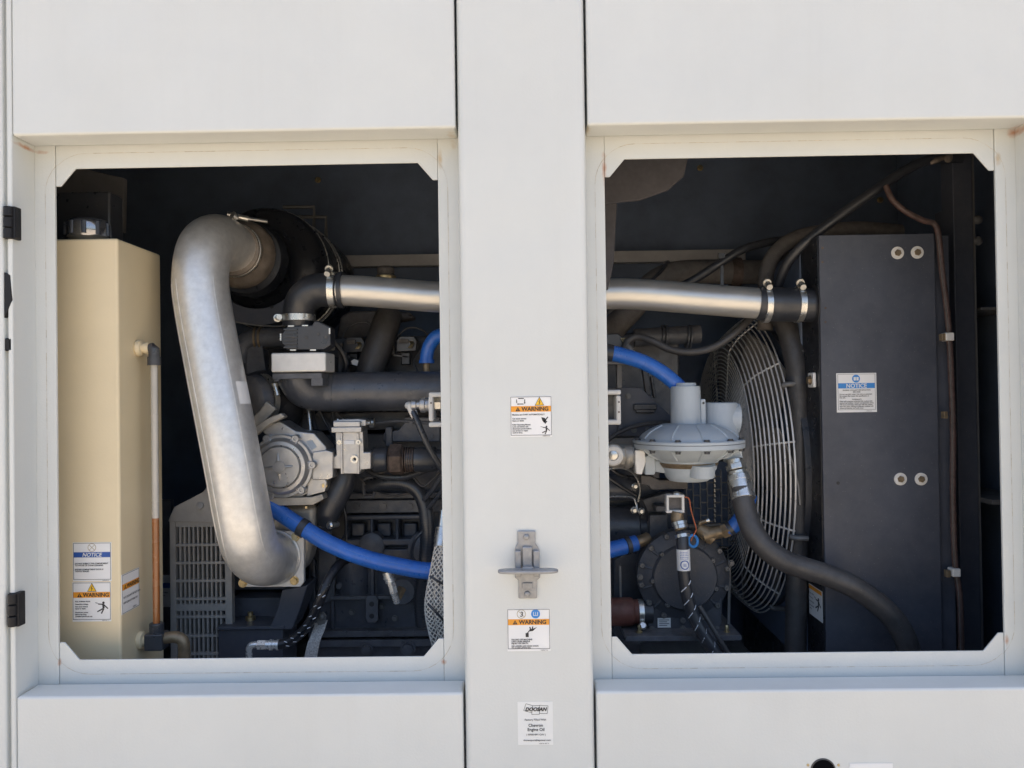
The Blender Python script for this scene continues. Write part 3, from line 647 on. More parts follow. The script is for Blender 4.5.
# ------------------------------------------------------------------ throttle, spacer block and manifold
th = thing('throttle_actuator', 'black ribbed plastic throttle actuator below the black elbow', 'actuator', at(305, 350, .47))
MB().pprism([(281, 334), (287, 326), (312, 325), (314, 321), (318, 321), (330, 327), (331, 345), (324, 350), (287, 350), (281, 343)], .445, .50).build('cover', 'plastic', th, .004, 3)
MB().pbox(285, 327, 329, 350, .505, .58).build('throttle_body', 'cast2', th, .006)
mb = MB()
for i in range(6): mb.pbox(283.5, 328.5 + i * 3.6, 297, 330 + i * 3.6, .440, .446)
mb.each('cooling_rib', 'plastic', th, touch=False)
mb = MB()
for x, y in ((293, 337), (306, 337.5), (318, 334), (326, 337)): mb.cyl(at(x, y, .446), at(x, y, .441), .004, n=14)
mb.each('boss', 'plastic', th)
mb = MB()
for x, y, w, h in ((280.6, 337, 1.4, 7), (291, 326, 6, 1.3), (305, 325.5, 6, 1.3), (293, 350, 6, 1.3), (313, 350, 6, 1.3), (329.5, 331, 1.4, 6)): mb.pbox(x - w / 2, y - h / 2, x + w / 2, y + h / 2, .442, .447)
mb.each('clip', 'zinc', th)
MB().cyl(at(333, 342, .53), at(327, 342, .53), .018, n=20).build('motor_cap', 'cast2', th)
bl = thing('spacer_block', 'plain pale aluminium block under the throttle actuator', 'block', at(301, 372, .48))
MB().pbox(270.5, 352.5, 326, 372, .43, .53).build('block_body', 'block', bl, .005, 4)
MB().cyl(Vector((at(326, 361, .43).x + .001, .48, at(326, 361, .43).z)), Vector((at(326, 361, .43).x - .01, .48, at(326, 361, .43).z)), .004, n=10).build('set_screw', 'zinc', bl)
mf = thing('intake_manifold', 'fat black horizontal intake pipe under the spacer block', 'manifold', at(380, 412, .56))
MB().tube([at(*q) for q in ((297, 372, .50), (299, 380, .505), (308, 389, .52), (330, 392, .545), (370, 391.5, .55), (440, 391, .55), (520, 391, .55))], [.052, .052, .053, .053, .053, .053, .053], 36, 10).build('runner', 'iron', mf)
mb = MB(); mb.pbox(272, 373, 322, 379, .44, .53); mb.pbox(311, 378, 323, 386, .44, .5); mb.pbox(274, 379, 279, 381.5, .44, .5); mb.build('mounting_flange', 'iron2', mf, .002)
MB().ptube([(330, 391.5, .545), (336, 391.5, .545)], 19.8, 36).build('weld_collar', 'iron', mf)

# ------------------------------------------------------------------ engine block and what is bolted on it
eng = thing('engine_block', 'black ribbed engine block filling the back of both openings', 'engine', at(480, 680, .8))
mb = MB(); mb.pbox(308, 545, 640, 640, .66, 1.1); mb.pbox(300, 432, 660, 545, .70, 1.1); mb.build('crankcase', 'iron', eng, .006)
mb = MB(); mb.pbox(345, 499, 600, 512, .645, .70); mb.pbox(345, 492, 600, 498, .66, .70); mb.each('side_rail', 'iron2', eng, .003)
mb = MB()
for x in (357, 384, 410, 470): mb.hexbolt(at(x, 506, .645), (0, -1, 0), .009, .008)
mb.each('rail_bolt', 'iron', eng)
mb = MB()                                   # webs round three pockets
for x in (346, 371.5, 397, 422): mb.pbox(x - 1.8, 518, x + 1.8, 546, .635, .70)
mb.pbox(345, 515, 425, 520, .635, .70); mb.pbox(345, 539, 425, 546, .635, .70); mb.build('pocket_web', 'iron', eng, .010, 4)
mb = MB(); mb.pbox(330, 596, 440, 599.5, .63, .70); mb.pbox(308, 630, 640, 636, .625, .70); mb.pbox(308, 639, 640, 646, .63, .72); mb.each('sump_rail', 'iron2', eng, .002)
mb = MB(); mb.pbox(308, 645, 640, 690, .655, 0.86); mb.build('oil_pan', 'iron', eng, .004)
mb = MB()
for x in (322, 345, 368, 391, 414): mb.hexbolt(at(x, 633, .625), (0, -1, 0), .0065, .006)
mb.hexbolt(at(408, 648, .63), (0, -1, 0), .016, .016); mb.hexbolt(at(367, 649, .63), (0, -1, 0), .013, .012)
mb.each('pan_bolt', 'iron2', eng)
pl_ = MB().pprism([(367, 596), (376, 596), (378, 600), (378, 620), (375, 623), (368, 623), (365.5, 619), (365.5, 600)], .622, .635).build('drain_plate', 'iron2', eng, .002, 3)
mb = MB()
for y in (604, 616): mb.cyl(at(371.8, y, .622) + Vector((0, -.001, 0)), at(371.8, y, .622) + Vector((0, .003, 0)), .007, n=16)
mb.each('bolt_hole', 'ink', pl_)
mb = MB(); mb.lathe([(.040, 0), (.046, .004), (.048, .03)], at(424, 549, .625), (0, 1, 0), 36); mb.lathe([(.030, 0), (.036, .004), (.038, .03)], at(371, 546, .63), (0, 1, 0), 30); mb.each('core_plug', 'iron2', eng)
mb = MB()
for x0, x1_ in ((336, 368), (376, 424)):             # bulged side walls of the block
    a = at(x0, 548, .655); b = at(x1_, 596, .655); n_ = 14; V = []
    for i in range(n_ + 1):
        f = i / n_; yb = .655 - .022 * math.sin(math.pi * f) ** .7
        V += [(a.x + (b.x - a.x) * f, yb, a.z), (a.x + (b.x - a.x) * f, yb + .004, b.z), (a.x + (b.x - a.x) * f, .70, b.z), (a.x + (b.x - a.x) * f, .70, a.z)]
    F = [(i * 4 + k, i * 4 + (k + 1) % 4, i * 4 + 4 + (k + 1) % 4, i * 4 + 4 + k) for i in range(n_) for k in range(4)] + [(0, 3, 2, 1), tuple(n_ * 4 + k for k in range(4))]
    mb.add(V, F)
mb.each('wall_bulge', 'iron', eng, .004)
mb = MB(); mb.pbox(370, 560, 374, 596, .645, .67); mb.pbox(312, 560, 315, 600, .64, .67); mb.pbox(330, 545, 334, 630, .65, .67); mb.each('rib', 'iron', eng, .003, touch=False)
mb = MB(); mb.lathe([(.034, 0), (.038, .008), (.038, .05)], at(402, 592, .615), (0, 1, 0), 30); mb.build('oil_port', 'iron2', eng)
mb = MB(); mb.pprism([(383, 438), (384, 432), (398, 430), (403, 424), (404, 417), (440, 417), (440, 442), (383, 442)], .60, .66); mb.pbox(385, 427, 392, 447, .59, .62)
mb.pbox(300, 412, 440, 430, .66, .9); mb.build('head_skirt', 'iron2', eng, .004)
mb = MB()
for x, y in ((411, 423), (420, 423), (432, 436), (388, 436)): mb.hexbolt(at(x, y, .60), (0, -1, 0), .005, .005)
mb.each('skirt_bolt', 'iron', eng)
mb = MB(); mb.pbox(240, 335, 680, 420, .80, 1.1); mb.build('cylinder_head', 'iron', eng, .01)
mb = MB()
for x in (310, 345, 380, 415, 450): mb.pbox(x, 372, x + 16, 384, .66, .8)
mb.each('port_stub', 'iron', eng, .006)
mb = MB(); mb.pprism([(336, 340), (340, 316), (350, 311), (386, 310), (410, 312), (414, 318), (390, 322), (378, 340)], .82, .9); hs = mb.build('heat_shield', 'brownhose', eng, .012, 4)
mb = MB(); mb.lathe([(.028, 0), (.028, .018), (.024, .02), (.024, .024), (.026, .024), (.026, .036), (.02, .044), (0, .044)], at(386, 281, .8), (0, 0, 1), 24); fc = mb.build('oil_cap', 'brownhose', eng)
mb = MB(); mb.lathe([(.030, .0), (.031, .004), (.031, .014), (.028, .016)], at(386, 281, .8), (0, 0, 1), 24); mb.build('brass_ring', 'gold', fc)

def coil(x, y, lab_):
    cl = thing('ignition_coil', lab_, 'ignition coil', at(x, y + 18, .72), 'ignition coils along the engine head')
    MB().pprism([(x - 9, y - 3), (x - 5, y - 7), (x + 9, y - 7), (x + 12, y - 2), (x + 11, y + 8), (x - 9, y + 9)], .68, .74).build('housing', 'plastic', cl, .003, 3)
    MB().pbox(x - 6, y - 4, x + 3, y, .674, .682).build('connector_face', 'brownhose', cl, .001)
    mb = MB(); mb.pbox(x - 14, y - 1, x - 10.5, y + 13, .70, .715); mb.pbox(x - 14, y + 12, x + 4, y + 14, .70, .715, 8); mb.build('bracket', 'grey_iron', cl, .001)
    mb = MB()
    for i in range(3): mb.ptube([(x + 4 + i * 1.6, y - 2, .682), (x + 6 + i * 1.3, y + 1, .672), (x + 3 + i * 1.2, y + 5, .668)], .55, 8, 5)
    mb.each('wire', 'gold' , cl, touch=False)
    MB().pbox(x - 4, y + 9, x + 5, y + 22, .70, .73).build('boot', 'rubber', cl, .004)
coil(352.5, 344, 'black ignition coil left of the fat foam-covered hose')
coil(405, 343, 'black ignition coil between the foam-covered hose and the blue hose')
mb = MB(); mb.pprism([(351, 361), (354, 359), (362, 362), (360, 367), (352, 364.5)], .64, .652); tag(mb.build('cable_tag', 'sticker', None, .001), 'small white tag hanging beside the left ignition coil', 'tag')
fh = MB(); fh.ptube([(390, 314, .70), (386, 324, .68), (380, 343, .665), (373, 362, .655), (367, 385, .65)], [13, 14, 14, 14, 14], 24)
tag(fh.build('foam_covered_hose', 'rubber2'), 'fat dull black foam-covered hose rising behind the intake pipe', 'hose')
# clutter left of the throttle
sl = thing('coolant_elbow', 'dark elbow tube with a brass-coloured ring left of the throttle', 'tube', at(262, 352, .66))
MB().ptube([(288, 338, .66), (268, 338, .66), (254, 339, .66), (244, 346, .66), (240, 362, .66)], 10.5, 20).build('tube', 'iron2', sl)
mb = MB()
for x in (257, 261.5): mb.band(at(x, 338, .66), (1, 0, 0), S(10.6, .66), .004, .006)
mb.each('ring', 'brass', sl, .001, touch=False)
MB().pbox(252, 349, 264, 372, .655, .70).build('support', 'iron', sl, .002)
tb = thing('turbo_inlet_hose', 'black hose elbow with clamped mouth behind the silver pipe', 'hose', at(265, 425, .6))
MB().ptube([(252, 400, .52), (262, 394, .56), (276, 396, .60), (284, 408, .62), (276, 424, .63)], [23, 24, 24, 21, 19], 32).build('hose', 'rubber', tb)
c_ = at(254, 399, .515); a_ = Vector((.6, .75, .1))
clamp(tb, c_ + a_.normalized() * .03, a_, .063, .014, (.6, -.6, .2), 'zinc')
MB().lathe([(.030, .0), (.050, .002), (.062, .010), (.064, .03), (.060, .04)], c_ - a_.normalized() * .02, a_, 40).build('mouth_ring', 'iron2', tb)
kb = MB(); kb.pprism([(237, 432), (260, 410), (266, 401), (276, 409), (254, 433), (245, 443), (237, 444)], .43, .455)
kb.pprism([(236, 452), (238, 440), (252, 428), (270, 417), (281, 413), (285, 417), (270, 424), (252, 438), (242, 452)], .40, .428)
tag(kb.build('support_bracket', 'cast2', None, .003, 3), 'bent pale metal support bracket behind the silver pipe', 'bracket')

# ------------------------------------------------------------------ fuel mixer with cross-marked cover
mx_ = thing('fuel_mixer', 'round grey cast mixer housing with a cross embossed on its cover', 'mixer', at(290, 560, .45))
mc = at(279.5, 467, .40); ay = Vector((0, 1, 0))
px_ = S(1, .40)
MB().lathe([(20 * px_, -.004), (20.6 * px_, 0), (21.3 * px_, .003), (22 * px_, .0), (25.5 * px_, .001), (28.5 * px_, .010), (29 * px_, .014), (31.5 * px_, .014), (32 * px_, .018), (32 * px_, .034)], mc, ay, 64).build('cover', 'cast', mx_)
mb = MB(); mb.lathe([(34 * px_, .036), (35 * px_, .040), (35.5 * px_, .10), (33 * px_, .115)], mc + Vector((.012, 0, 0)), ay, 56); mb.build('housing', 'cast', mx_)
MB().lathe([(6 * px_, -.006), (6.4 * px_, -.004)], mc, ay, 32).build('centre_boss', 'cast', mx_, .0005)
mb = MB()
for k in range(4):
    a = rad(90 * k + 4); dx, dz = math.cos(a), math.sin(a)
    mb.tube([mc + Vector((dx * 6.5 * px_, -.0045, dz * 6.5 * px_)), mc + Vector((dx * 10 * px_, -.0045, dz * 10 * px_)), mc + Vector((dx * 14 * px_, -.0035, dz * 14 * px_))], [.0046, .0036, .0018], 10, 3)
mb.build('cross_emboss', 'cast', mx_)
mb = MB(); mw = MB()
for ang in (117, 62, 2, -50, -112, 176):
    a = rad(ang); q = mc + Vector((math.cos(a) * 31.5 * px_, .012, math.sin(a) * 31.5 * px_))
    mb.lathe([(.0105, 0.024), (.0105, 0), (.0085, -.003), (.004, -.003), (.003, -.001)], q, ay, 16)
    d = Vector((math.cos(a), 0, math.sin(a))); e = Vector((-d.z, 0, d.x))
    for sgn in (-1, 1): mw.tube([mc + d * 24 * px_ + e * sgn * .006 + ay * .006, mc + d * 31 * px_ + e * sgn * .008 + ay * .013], .0022, 8, smooth=False)
mb.each('cover_screw', 'cast', mx_); mw.each('web', 'cast', mx_, touch=False)
MB().pprism([(262, 432), (268, 424), (280, 421), (296, 431), (314, 433), (326, 447), (328, 462), (318, 470), (298, 440), (270, 438)], .432, .52).build('upper_casting', 'cast', mx_, .004)
mb = MB(); mb.pprism([(312, 452), (326, 450), (333, 452), (333, 478), (328, 480), (312, 480)], .425, .50); mb.pprism([(308, 478), (322, 473), (327, 482), (325, 492), (306, 497)], .43, .50); mb.build('side_outlet', 'cast', mx_, .003)
mb = MB(); mb.pprism([(264, 504), (270, 498), (312, 497), (322, 494), (324, 499), (313, 505), (268, 506)], .42, .52); mb.build('base_flange', 'cast2', mx_, .002)
mb = MB(); mb.pprism([(276, 506), (317, 505), (315, 530), (308, 560), (300, 575), (262, 575), (265, 530)], .47, .56); mb.build('base_duct', 'cast2', mx_, .02, 5)
mb = MB(); mb.pprism([(306, 441), (312, 440), (317, 447), (312, 450)], .431, .44); mb.build('data_plate', 'blue2', mx_)
mb = MB(); mb.lathe([(.006, 0), (.006, .006), (.003, .007)], at(306, 506, .43), (0, 0, -1), 12); mb.lathe([(.008, 0), (.0075, .01), (0, .011)], at(324, 485, .44), (.4, -1, 0), 6); mb.each('flange_bolt', 'gold', mx_)

sv = thing('solenoid_valve', 'square grey cast valve with ribbed cap right of the round mixer', 'valve', at(349, 475, .48))
MB().pprism([(335, 431), (363, 431), (364, 452), (371, 452), (371, 469), (361, 470), (360, 474), (341, 474), (340, 469), (333, 469), (333, 457), (336, 455)], .44, .50).build('valve_body', 'cast', sv, .003, 3)
mb = MB(); mb.pbox(331, 427, 361.5, 432.5, .428, .51); mb.pbox(333, 421.5, 360, 427, .432, .51); mb.pprism([(333, 421), (340, 419.5), (358, 419), (366, 420), (366, 426), (333, 427)], .45, .52); cp_ = mb.build('cap', 'cast', sv, .002, 3)
mb = MB()
for x in (338, 343, 348, 353, 358): mb.lathe([(.004, 0), (.003, .004), (0, .005)], at(x, 420.5, .47), (0, 0, 1), 10)
mb.lathe([(.006, 0), (.005, .012), (0, .013)], at(366, 423, .47), (1, -.2, 0), 10); mb.each('cap_screw', 'zinc', cp_)
mb = MB(); mb.pbox(340.5, 433, 342.5, 474, .434, .441); mb.pbox(357, 433, 359, 474, .434, .441); mb.each('rib', 'cast', sv, .001, touch=False)
mb = MB()
for x in (340, 359): mb.lathe([(.006, 0), (.006, -.008), (.003, -.008), (.003, -.004)], at(x, 442, .44), (0, 1, 0), 14)
mb.each('side_screw', 'zinc', sv)
MB().pbox(344, 440.5, 354.5, 444.5, .437, .4405).build('nameplate', 'sticker', sv, .0008)
mb = MB(); mb.lathe([(.010, 0), (.010, -.010), (.0055, -.010), (.0055, -.004)], at(355, 459, .44), (0, 1, 0), 20); pt = mb.build('port_plug', 'zinc', sv)
MB().cyl(at(355, 459, .432), at(355, 459, .436), .0045, n=6).build('socket', 'ink', pt)
pf = thing('pipe_union', 'dark pipe union with a rusty hexagon nut right of the square valve', 'pipe fitting', at(400, 474, .50))
fx = lambda x: at(x, 459.5, .50)
mb = MB(); mb.cyl(fx(366), fx(375), .022, n=24); mb.lathe([(.030, 0), (.033, .004), (.033, .034), (.030, .04)], fx(373), (1, 0, 0), 32); mb.cyl(fx(406), fx(418), .030, n=28); mb.lathe([(.029, 0), (.033, .003), (.033, .055), (.030, .06)], fx(414), (1, 0, 0), 32); mb.cyl(fx(436), fx(520), .028, n=24); mb.each('barrel', 'plastic', pf)
mb = MB(); mb.lathe([(.036, 0), (.043, .006), (.043, .034), (.036, .040)], fx(389), (1, 0, 0), 6); mb.each('hex_nut', 'rust', pf, .002)
mb = MB()
for i in range(5): mb.band(fx(404 + i * 2.4), (1, 0, 0), .030, .003, .0035)
mb.each('thread', 'rust', pf, touch=False)
wb = thing('sensor_lead', 'black lead with a pale right-angle boot below the intake pipe', 'lead', at(440, 475, .40))
MB().ptube([(411, 408, .41), (416, 418, .40), (424, 437, .395), (433, 455, .40), (444, 474, .42), (452, 500, .46)], 3.1, 12).build('cable', 'plastic', wb)
MB().ptube([(407.5, 405.5, .42), (410, 406, .412), (412.5, 411, .409), (415, 417, .405)], [3.4, 4, 4.2, 3.6], 14).build('boot', 'washer', wb)

# white frame that passes behind the post
wf = thing('white_sensor_frame', 'white painted rectangular bracket seen on both sides of the post', 'bracket', at(525, 425, .27))
def frame_px(mb, x0, y0, x1, y1, t, Y0, Y1):
    mb.pbox(x0, y0, x1, y0 + t, Y0, Y1); mb.pbox(x0, y1 - t, x1, y1, Y0, Y1); mb.pbox(x0, y0 + t - .4, x0 + t, y1 - t + .4, Y0 + .0004, Y1 - .0004); mb.pbox(x1 - t, y0 + t - .4, x1, y1 - t + .4, Y0 + .0004, Y1 - .0004)
mb = MB(); frame_px(mb, 428.5, 391, 621, 426, 5, .27, .33); mb.build('frame', 'whitep', wf, .004, 3)
MB().pbox(590, 394, 617, 423, .315, .32).build('back_sheet', 'grey_iron', wf)
mb = MB()
for y in (402, 412): mb.cyl(at(619, y, .272), at(619, y, .269), .002, n=8)
mb.cyl(at(431, 403, .272), at(431, 403, .269), .002, n=8); mb.each('rivet', 'rust', wf)
sn = thing('pressure_sensor', 'pale grey ribbed sensor screwed through the left end of the white bracket', 'sensor', at(424, 415, .30))
mb = MB(); ax0 = at(411, 405, .30); mb.lathe([(.006, 0), (.012, .002), (.012, .012), (.009, .014), (.009, .02), (.017, .022), (.019, .026), (.019, .033), (.016, .035), (.016, .04), (.019, .042), (.019, .047)], ax0, (1, 0, 0), 28); mb.build('body', 'cast', sn)
mb = MB(); mb.cyl(at(433, 404, .30), at(441, 404, .30), .016, n=6); mb.cyl(at(441, 404, .30), at(452, 404, .30), .008, n=14); mb.build('lock_nut', 'zinc', sn)

# ------------------------------------------------------------------ hoses and leads on the left
bh = thing('blue_hose', 'blue hose running down to the right across the engine from behind the silver pipe', 'hose', at(440, 580, .42))
BH = [(246, 488, .45), (262, 499, .44), (282, 514, .43), (303, 528, .42), (330, 544, .41), (362, 557, .40), (398, 566, .395), (440, 571, .395), (520, 564, .43), (600, 552, .47), (636, 543, .50)]
MB().ptube(BH, [8.2] * 11, 22).build('hose', 'blue', bh)
def hose_print(parent, pts, rpx, i0, i1, tilt):
    q_ = catmull([at(*v) for v in pts], 8); r_ = S(rpx, pts[0][2]); mb = MB()
    for i in range(i0, i1):
        if i % 9 > 5: continue
        d = (q_[i + 1] - q_[i]).normalized(); u = d.cross(Vector((0, -1, 0))).normalized(); n_ = (u * math.sin(rad(tilt)) + Vector((0, -1, 0)) * math.cos(rad(tilt)))
        n_ = (n_ - d * n_.dot(d)).normalized()
        for k in range(3): mb.tube([q_[i].lerp(q_[i + 1], k / 3) + n_ * r_ * 1.0, q_[i].lerp(q_[i + 1], k / 3 + .2) + n_ * r_ * 1.0], .0013, 5, smooth=False)
    mb.build('printing', 'bluepale', parent)
hose_print(bh, BH, 8.1, 10, 52, -28)
clamp(bh, at(303, 528, .42), (at(312, 533, .417) - at(296, 523.5, .424)), S(8.6, .42), .018, None, 'rubber')
clamp(bh, at(627, 545.5, .49), (at(636, 543, .50) - at(620, 547.5, .484)), S(8.4, .48), .012, None, 'plastic')
MB().ptube([(632, 544, .50), (641, 541, .50), (648, 538, .51)], 6, 16).build('hose_tail', 'brass', bh)
b2 = thing('blue_hose', 'blue hose arching over behind the post down to the grey regulator', 'hose', at(520, 400, .5))
B2 = [(426.5, 362, .60), (427, 354, .60), (431, 343, .595), (442, 335, .58), (480, 333, .54), (560, 346, .47), (606, 352.5, .44), (624, 356, .435), (645, 363, .43), (664, 374, .43), (680, 388, .43), (688, 398, .43)]
MB().ptube(B2, [6.6, 6.6, 6.8, 7, 7.2, 7.2, 7.4, 7.2, 7, 7, 7, 7], 22).build('hose', 'blue', b2)
clamp(b2, at(426.6, 361.5, .60), (0, 0, 1), S(6.9, .60), .010, None, 'blue')
MB().ptube([(426.5, 362, .60), (426.5, 378, .60)], 3.6, 14).build('spigot', 'brass', b2)
clamp(b2, at(608.5, 352.8, .438), (1, 0, -.15), S(7.8, .44), .022, None, 'rubber')
dh = thing('braided_black_hose', 'thin black hose with white tracer dashes looping under the blue hose', 'hose', at(300, 660, .38))
DH = [(278, 645, .38), (290, 641, .38), (304, 630, .375), (315, 612, .37), (324, 590, .37), (333, 572, .40), (345, 560, .44), (360, 557, .46), (375, 560, .45), (384, 566, .43), (389, 575, .42)]
MB().ptube(DH, 4.9, 16).build('hose', 'gloss', dh)
cv = catmull([at(*q) for q in DH], 8)
mb = MB()
for i in range(6, 66, 4):
    p_, q_ = cv[i], cv[i + 1]; d = (q_ - p_).normalized(); u = d.cross(Vector((0, -1, 0))).normalized(); nn = Vector((0, -1, 0))
    for sg_ in (-.55, .35):
        c1 = p_ + u * sg_ * .0124 + nn * .0124 * math.sqrt(1 - sg_ ** 2); c2 = p_ + d * .006 + u * (sg_ + .38) * .0124 + nn * .0125 * math.sqrt(max(0, 1 - (sg_ + .38) ** 2))
        mb.tube([c1, c2], .0010, 5, smooth=False)
mb.each('tracer', 'dash', dh, touch=False)
mb = MB(); e0 = [(250, 662, .38), (249, 652, .38), (251, 645.5, .38), (260, 644.5, .38)]; mb.ptube(e0, 3.3, 16, 5); mb.cyl(at(258, 644.8, .38), at(266, 644.8, .38), .0125, n=6); mb.cyl(at(266, 644.8, .38), at(281, 644.4, .38), .0108, n=20); mb.cyl(at(270, 644.8, .38), at(272.5, 644.8, .38), .0135, n=20); mb.cyl(at(277, 644.8, .38), at(279, 644.8, .38), .0132, n=20); mb.build('end_fitting', 'fitting', dh)
mb = MB(); mb.cyl(at(387.5, 572, .42), at(391, 582, .418), .0135, n=20); mb.cyl(at(391, 582, .418), at(394, 593, .416), .0105, n=6); mb.cyl(at(393.5, 591, .416), at(397, 602, .43), .009, n=16); mb.band(at(389, 577, .42), (.3, 0, -1), .0135, .0015, .004); mb.build('end_fitting', 'fitting', dh)
mb = MB(); mb.cyl(at(402, 588, .45), at(397, 598, .435), .012, n=6); mb.build('adapter', 'brass', dh)
gs = thing('ground_strap', 'flat grey braided earth strap with a crimped lug hanging by the black hose', 'strap', at(312, 662, .36))
P = [at(*q) for q in ((321, 622, .40), (318, 632, .385), (313, 645, .375), (308, 672, .37))]
mb = MB(); cvs = catmull(P, 6); V = []; F = []
for q_ in cvs: V += [q_ + Vector((-.016, 0, -.004)), q_ + Vector((.016, 0, .004)), q_ + Vector((.016, .005, .004)), q_ + Vector((-.016, .005, -.004))]
for i in range(len(cvs) - 1):
    for k in range(4): F.append((i * 4 + k, i * 4 + (k + 1) % 4, i * 4 + 4 + (k + 1) % 4, i * 4 + 4 + k))
mb.add(V, F); mb.build('braid', 'strap', gs)
mb = MB(); mb.pprism([(316, 620), (318, 614), (323, 612), (326, 616), (325, 624), (319, 628)], .395, .402); mb.lathe([(.008, 0), (.008, .004), (.005, .006), (0, .006)], at(321.5, 617, .395), (0, -1, 0), 16); mb.build('lug', 'grey_iron', gs, .001)
# flexible braided exhaust/oil line bundle at the post
bd = thing('braided_line', 'bundle of braided steel flexible lines beside the post', 'braided hose', at(440, 660, .34))
for dx in (-4.4, 0.5, 5.4):
    mb = MB(); LP_ = [(443 + dx * .3, 532, .42), (440 + dx * .6, 545, .40), (436 + dx, 575, .36), (434 + dx * 1.6, 605, .335), (438 + dx * 1.7, 630, .335), (446 + dx * 1.6, 660, .35)]
    base = [at(q[0] + 3, q[1], q[2]) for q in LP_]; q_ = catmull(base, 10); r_ = .0125; nq = len(q_)
    core = MB().tube(base, r_ * .86, 14).build('core', 'grey_iron', bd)
    for hnd in (1, -1):
        for st0 in range(7):
            path = []
            for i, pp in enumerate(q_):
                d = (q_[min(i + 1, nq - 1)] - q_[max(i - 1, 0)]).normalized(); u = d.cross(Vector((0, 1, 0))).normalized(); w_ = d.cross(u)
                a = hnd * i * .5 + st0 * 2 * math.pi / 7
                path.append(pp + (u * math.cos(a) + w_ * math.sin(a)) * r_)
            mb.tube(path, .00155, 5, 2)
    mb.build('braid_wire', 'braid', bd)
mb = MB(); mb.cyl(at(444, 528, .42), at(441.5, 548, .40), .021, n=24); mb.cyl(at(446, 510, .43), at(444, 528, .42), .016, n=6); mb.build('end_ferrule', 'zinc', bd, .002)
mb = MB(); mb.tube([at(430, 576, .33), at(436, 580, .325), at(445, 585, .33)], .003, 8); mb.tube([at(428, 604, .305), at(436, 612, .30), at(448, 626, .31)], .003, 8); mb.each('cable_tie', 'plastic', bd, touch=False)
# wiring looms
lm = thing('wiring_loom', 'black corrugated wiring loom curving down the engine side near the post', 'wiring loom', at(424, 620, .56))
LM = [(368, 486, .60), (384, 483, .585), (402, 483, .575), (416, 489, .57), (424, 503, .565), (427, 522, .56), (427, 545, .56), (424, 575, .56), (421, 600, .57), (423, 625, .58)]
MB().ptube(LM, 7.0, 16).build('conduit', 'plastic', lm)
mb = MB(); q_ = catmull([at(*v) for v in LM], 9)
for i in range(2, len(q_) - 1, 1): mb.band(q_[i], q_[i + 1] - q_[i - 1], .0186, .0014, .0030, 16)
mb.each('corrugation', 'plastic', lm, touch=False)
mb = MB(); mb.ptube([(367, 470, .57), (380, 476, .56), (405, 477, .55), (430, 468, .54), (450, 460, .54)], 3, 10); mb.ptube([(427, 528, .55), (415, 540, .55), (412, 556, .56), (420, 562, .56), (430, 540, .55)], 1.6, 8); mb.ptube([(424, 500, .54), (434, 488, .52), (446, 470, .5)], 2.6, 10); mb.ptube([(428, 508, .54), (438, 496, .52), (448, 482, .5)], 2.2, 10); mb.each('branch_wire', 'plastic', lm, touch=False)
mb = MB(); mb.ptube([(364, 494, .60), (364, 480, .59), (372, 478, .59), (374, 488, .59), (373, 496, .60), (364, 497, .60)], 1.8, 10); mb.build('lifting_loop', 'iron2', lm)
vh = thing('black_hose', 'fat black hose dropping from the square valve behind the blue hose', 'hose', at(326, 535, .50))
MB().ptube([(346, 470, .50), (342, 484, .495), (334, 500, .49), (328, 514, .49), (326, 528, .50)], [11, 12.5, 13, 12, 7], 24).build('hose', 'rubber', vh)
clamp(vh, at(326, 524, .495), (.1, 0, 1), S(7.2, .5), .012, (1, -.5, 0))
MB().ptube([(326, 528, .50), (326, 545, .52)], 6, 16).build('spigot', 'iron2', vh)
mb = MB(); mb.ptube([(342, 500, .60), (346, 520, .60), (344, 536, .60), (334, 545, .60)], 1.3, 8); mb.ptube([(332, 402, .62), (334, 425, .62), (342, 440, .62)], 1.6, 8); mb.ptube([(318, 408, .6), (326, 424, .6), (336, 440, .58)], 1.4, 8)
tw = thing('thin_wire', 'thin black wires behind the square grey valve', 'wire', at(338, 440, .6)); mb.each('strand', 'plastic', tw, touch=False)
mb = MB(); mb.cyl(at(308, 402, .56), at(311, 436, .54), .005, n=12); tag(mb.build('steel_rod', 'zinc'), 'short bright steel rod above the round mixer', 'rod')
mb = MB(); mb.ptube([(340, 290, .58), (338, 300, .56), (330, 312, .55), (320, 322, .53)], 1.0, 8); mb.ptube([(232, 321, .60), (255, 325, .60), (280, 326, .58), (300, 322, .56)], .9, 8)
tag(mb.build('sense_line', 'grey_iron'), 'thin grey line running under the black canister to the throttle', 'line')

# ------------------------------------------------------------------ generator end with vent, engine mount
gv = thing('generator_end', 'dark grey generator end cover with a slotted vent behind the silver pipe', 'generator', at(202, 665, .6))
vx0, vx1 = 170, 232
mb = MB(); mb.pprism([(168, 521), (174, 507), (203, 492), (212, 480), (262, 470), (262, 524), (168, 521.5)], .475, .63); mb.build('hood', 'vent', gv, .006, 3)
mb = MB(); mb.pbox(170, 521, 176, 664, .48, .50); mb.pbox(225, 521, 232, 664, .48, .50); mb.pbox(175.5, 521, 225.5, 527, .4804, .50)
cols = 11
for i in range(1, cols):
    x = 176 + 49 * i / cols; mb.pbox(x - 1.0, 526.5, x + 1.0, 664, .482, .495)
for y in (545, 563, 581, 599, 617, 636, 654): mb.pbox(175.5, y - 1.4, 225.5, y + 1.4, .4812, .494)
mb.pbox(175.5, 604, 225.5, 611, .4808, .494)
mb.build('vent_grille', 'vent', gv, .0008, 1)
mb = MB(); mb.pbox(172, 524, 232, 690, .60, .8); mb.build('interior', 'iron', gv)
mb = MB(); mb.ptube([(186, 600, .56), (190, 575, .56), (188, 545, .56), (196, 530, .56)], 6, 14); mb.build('winding', 'rustpipe', gv)
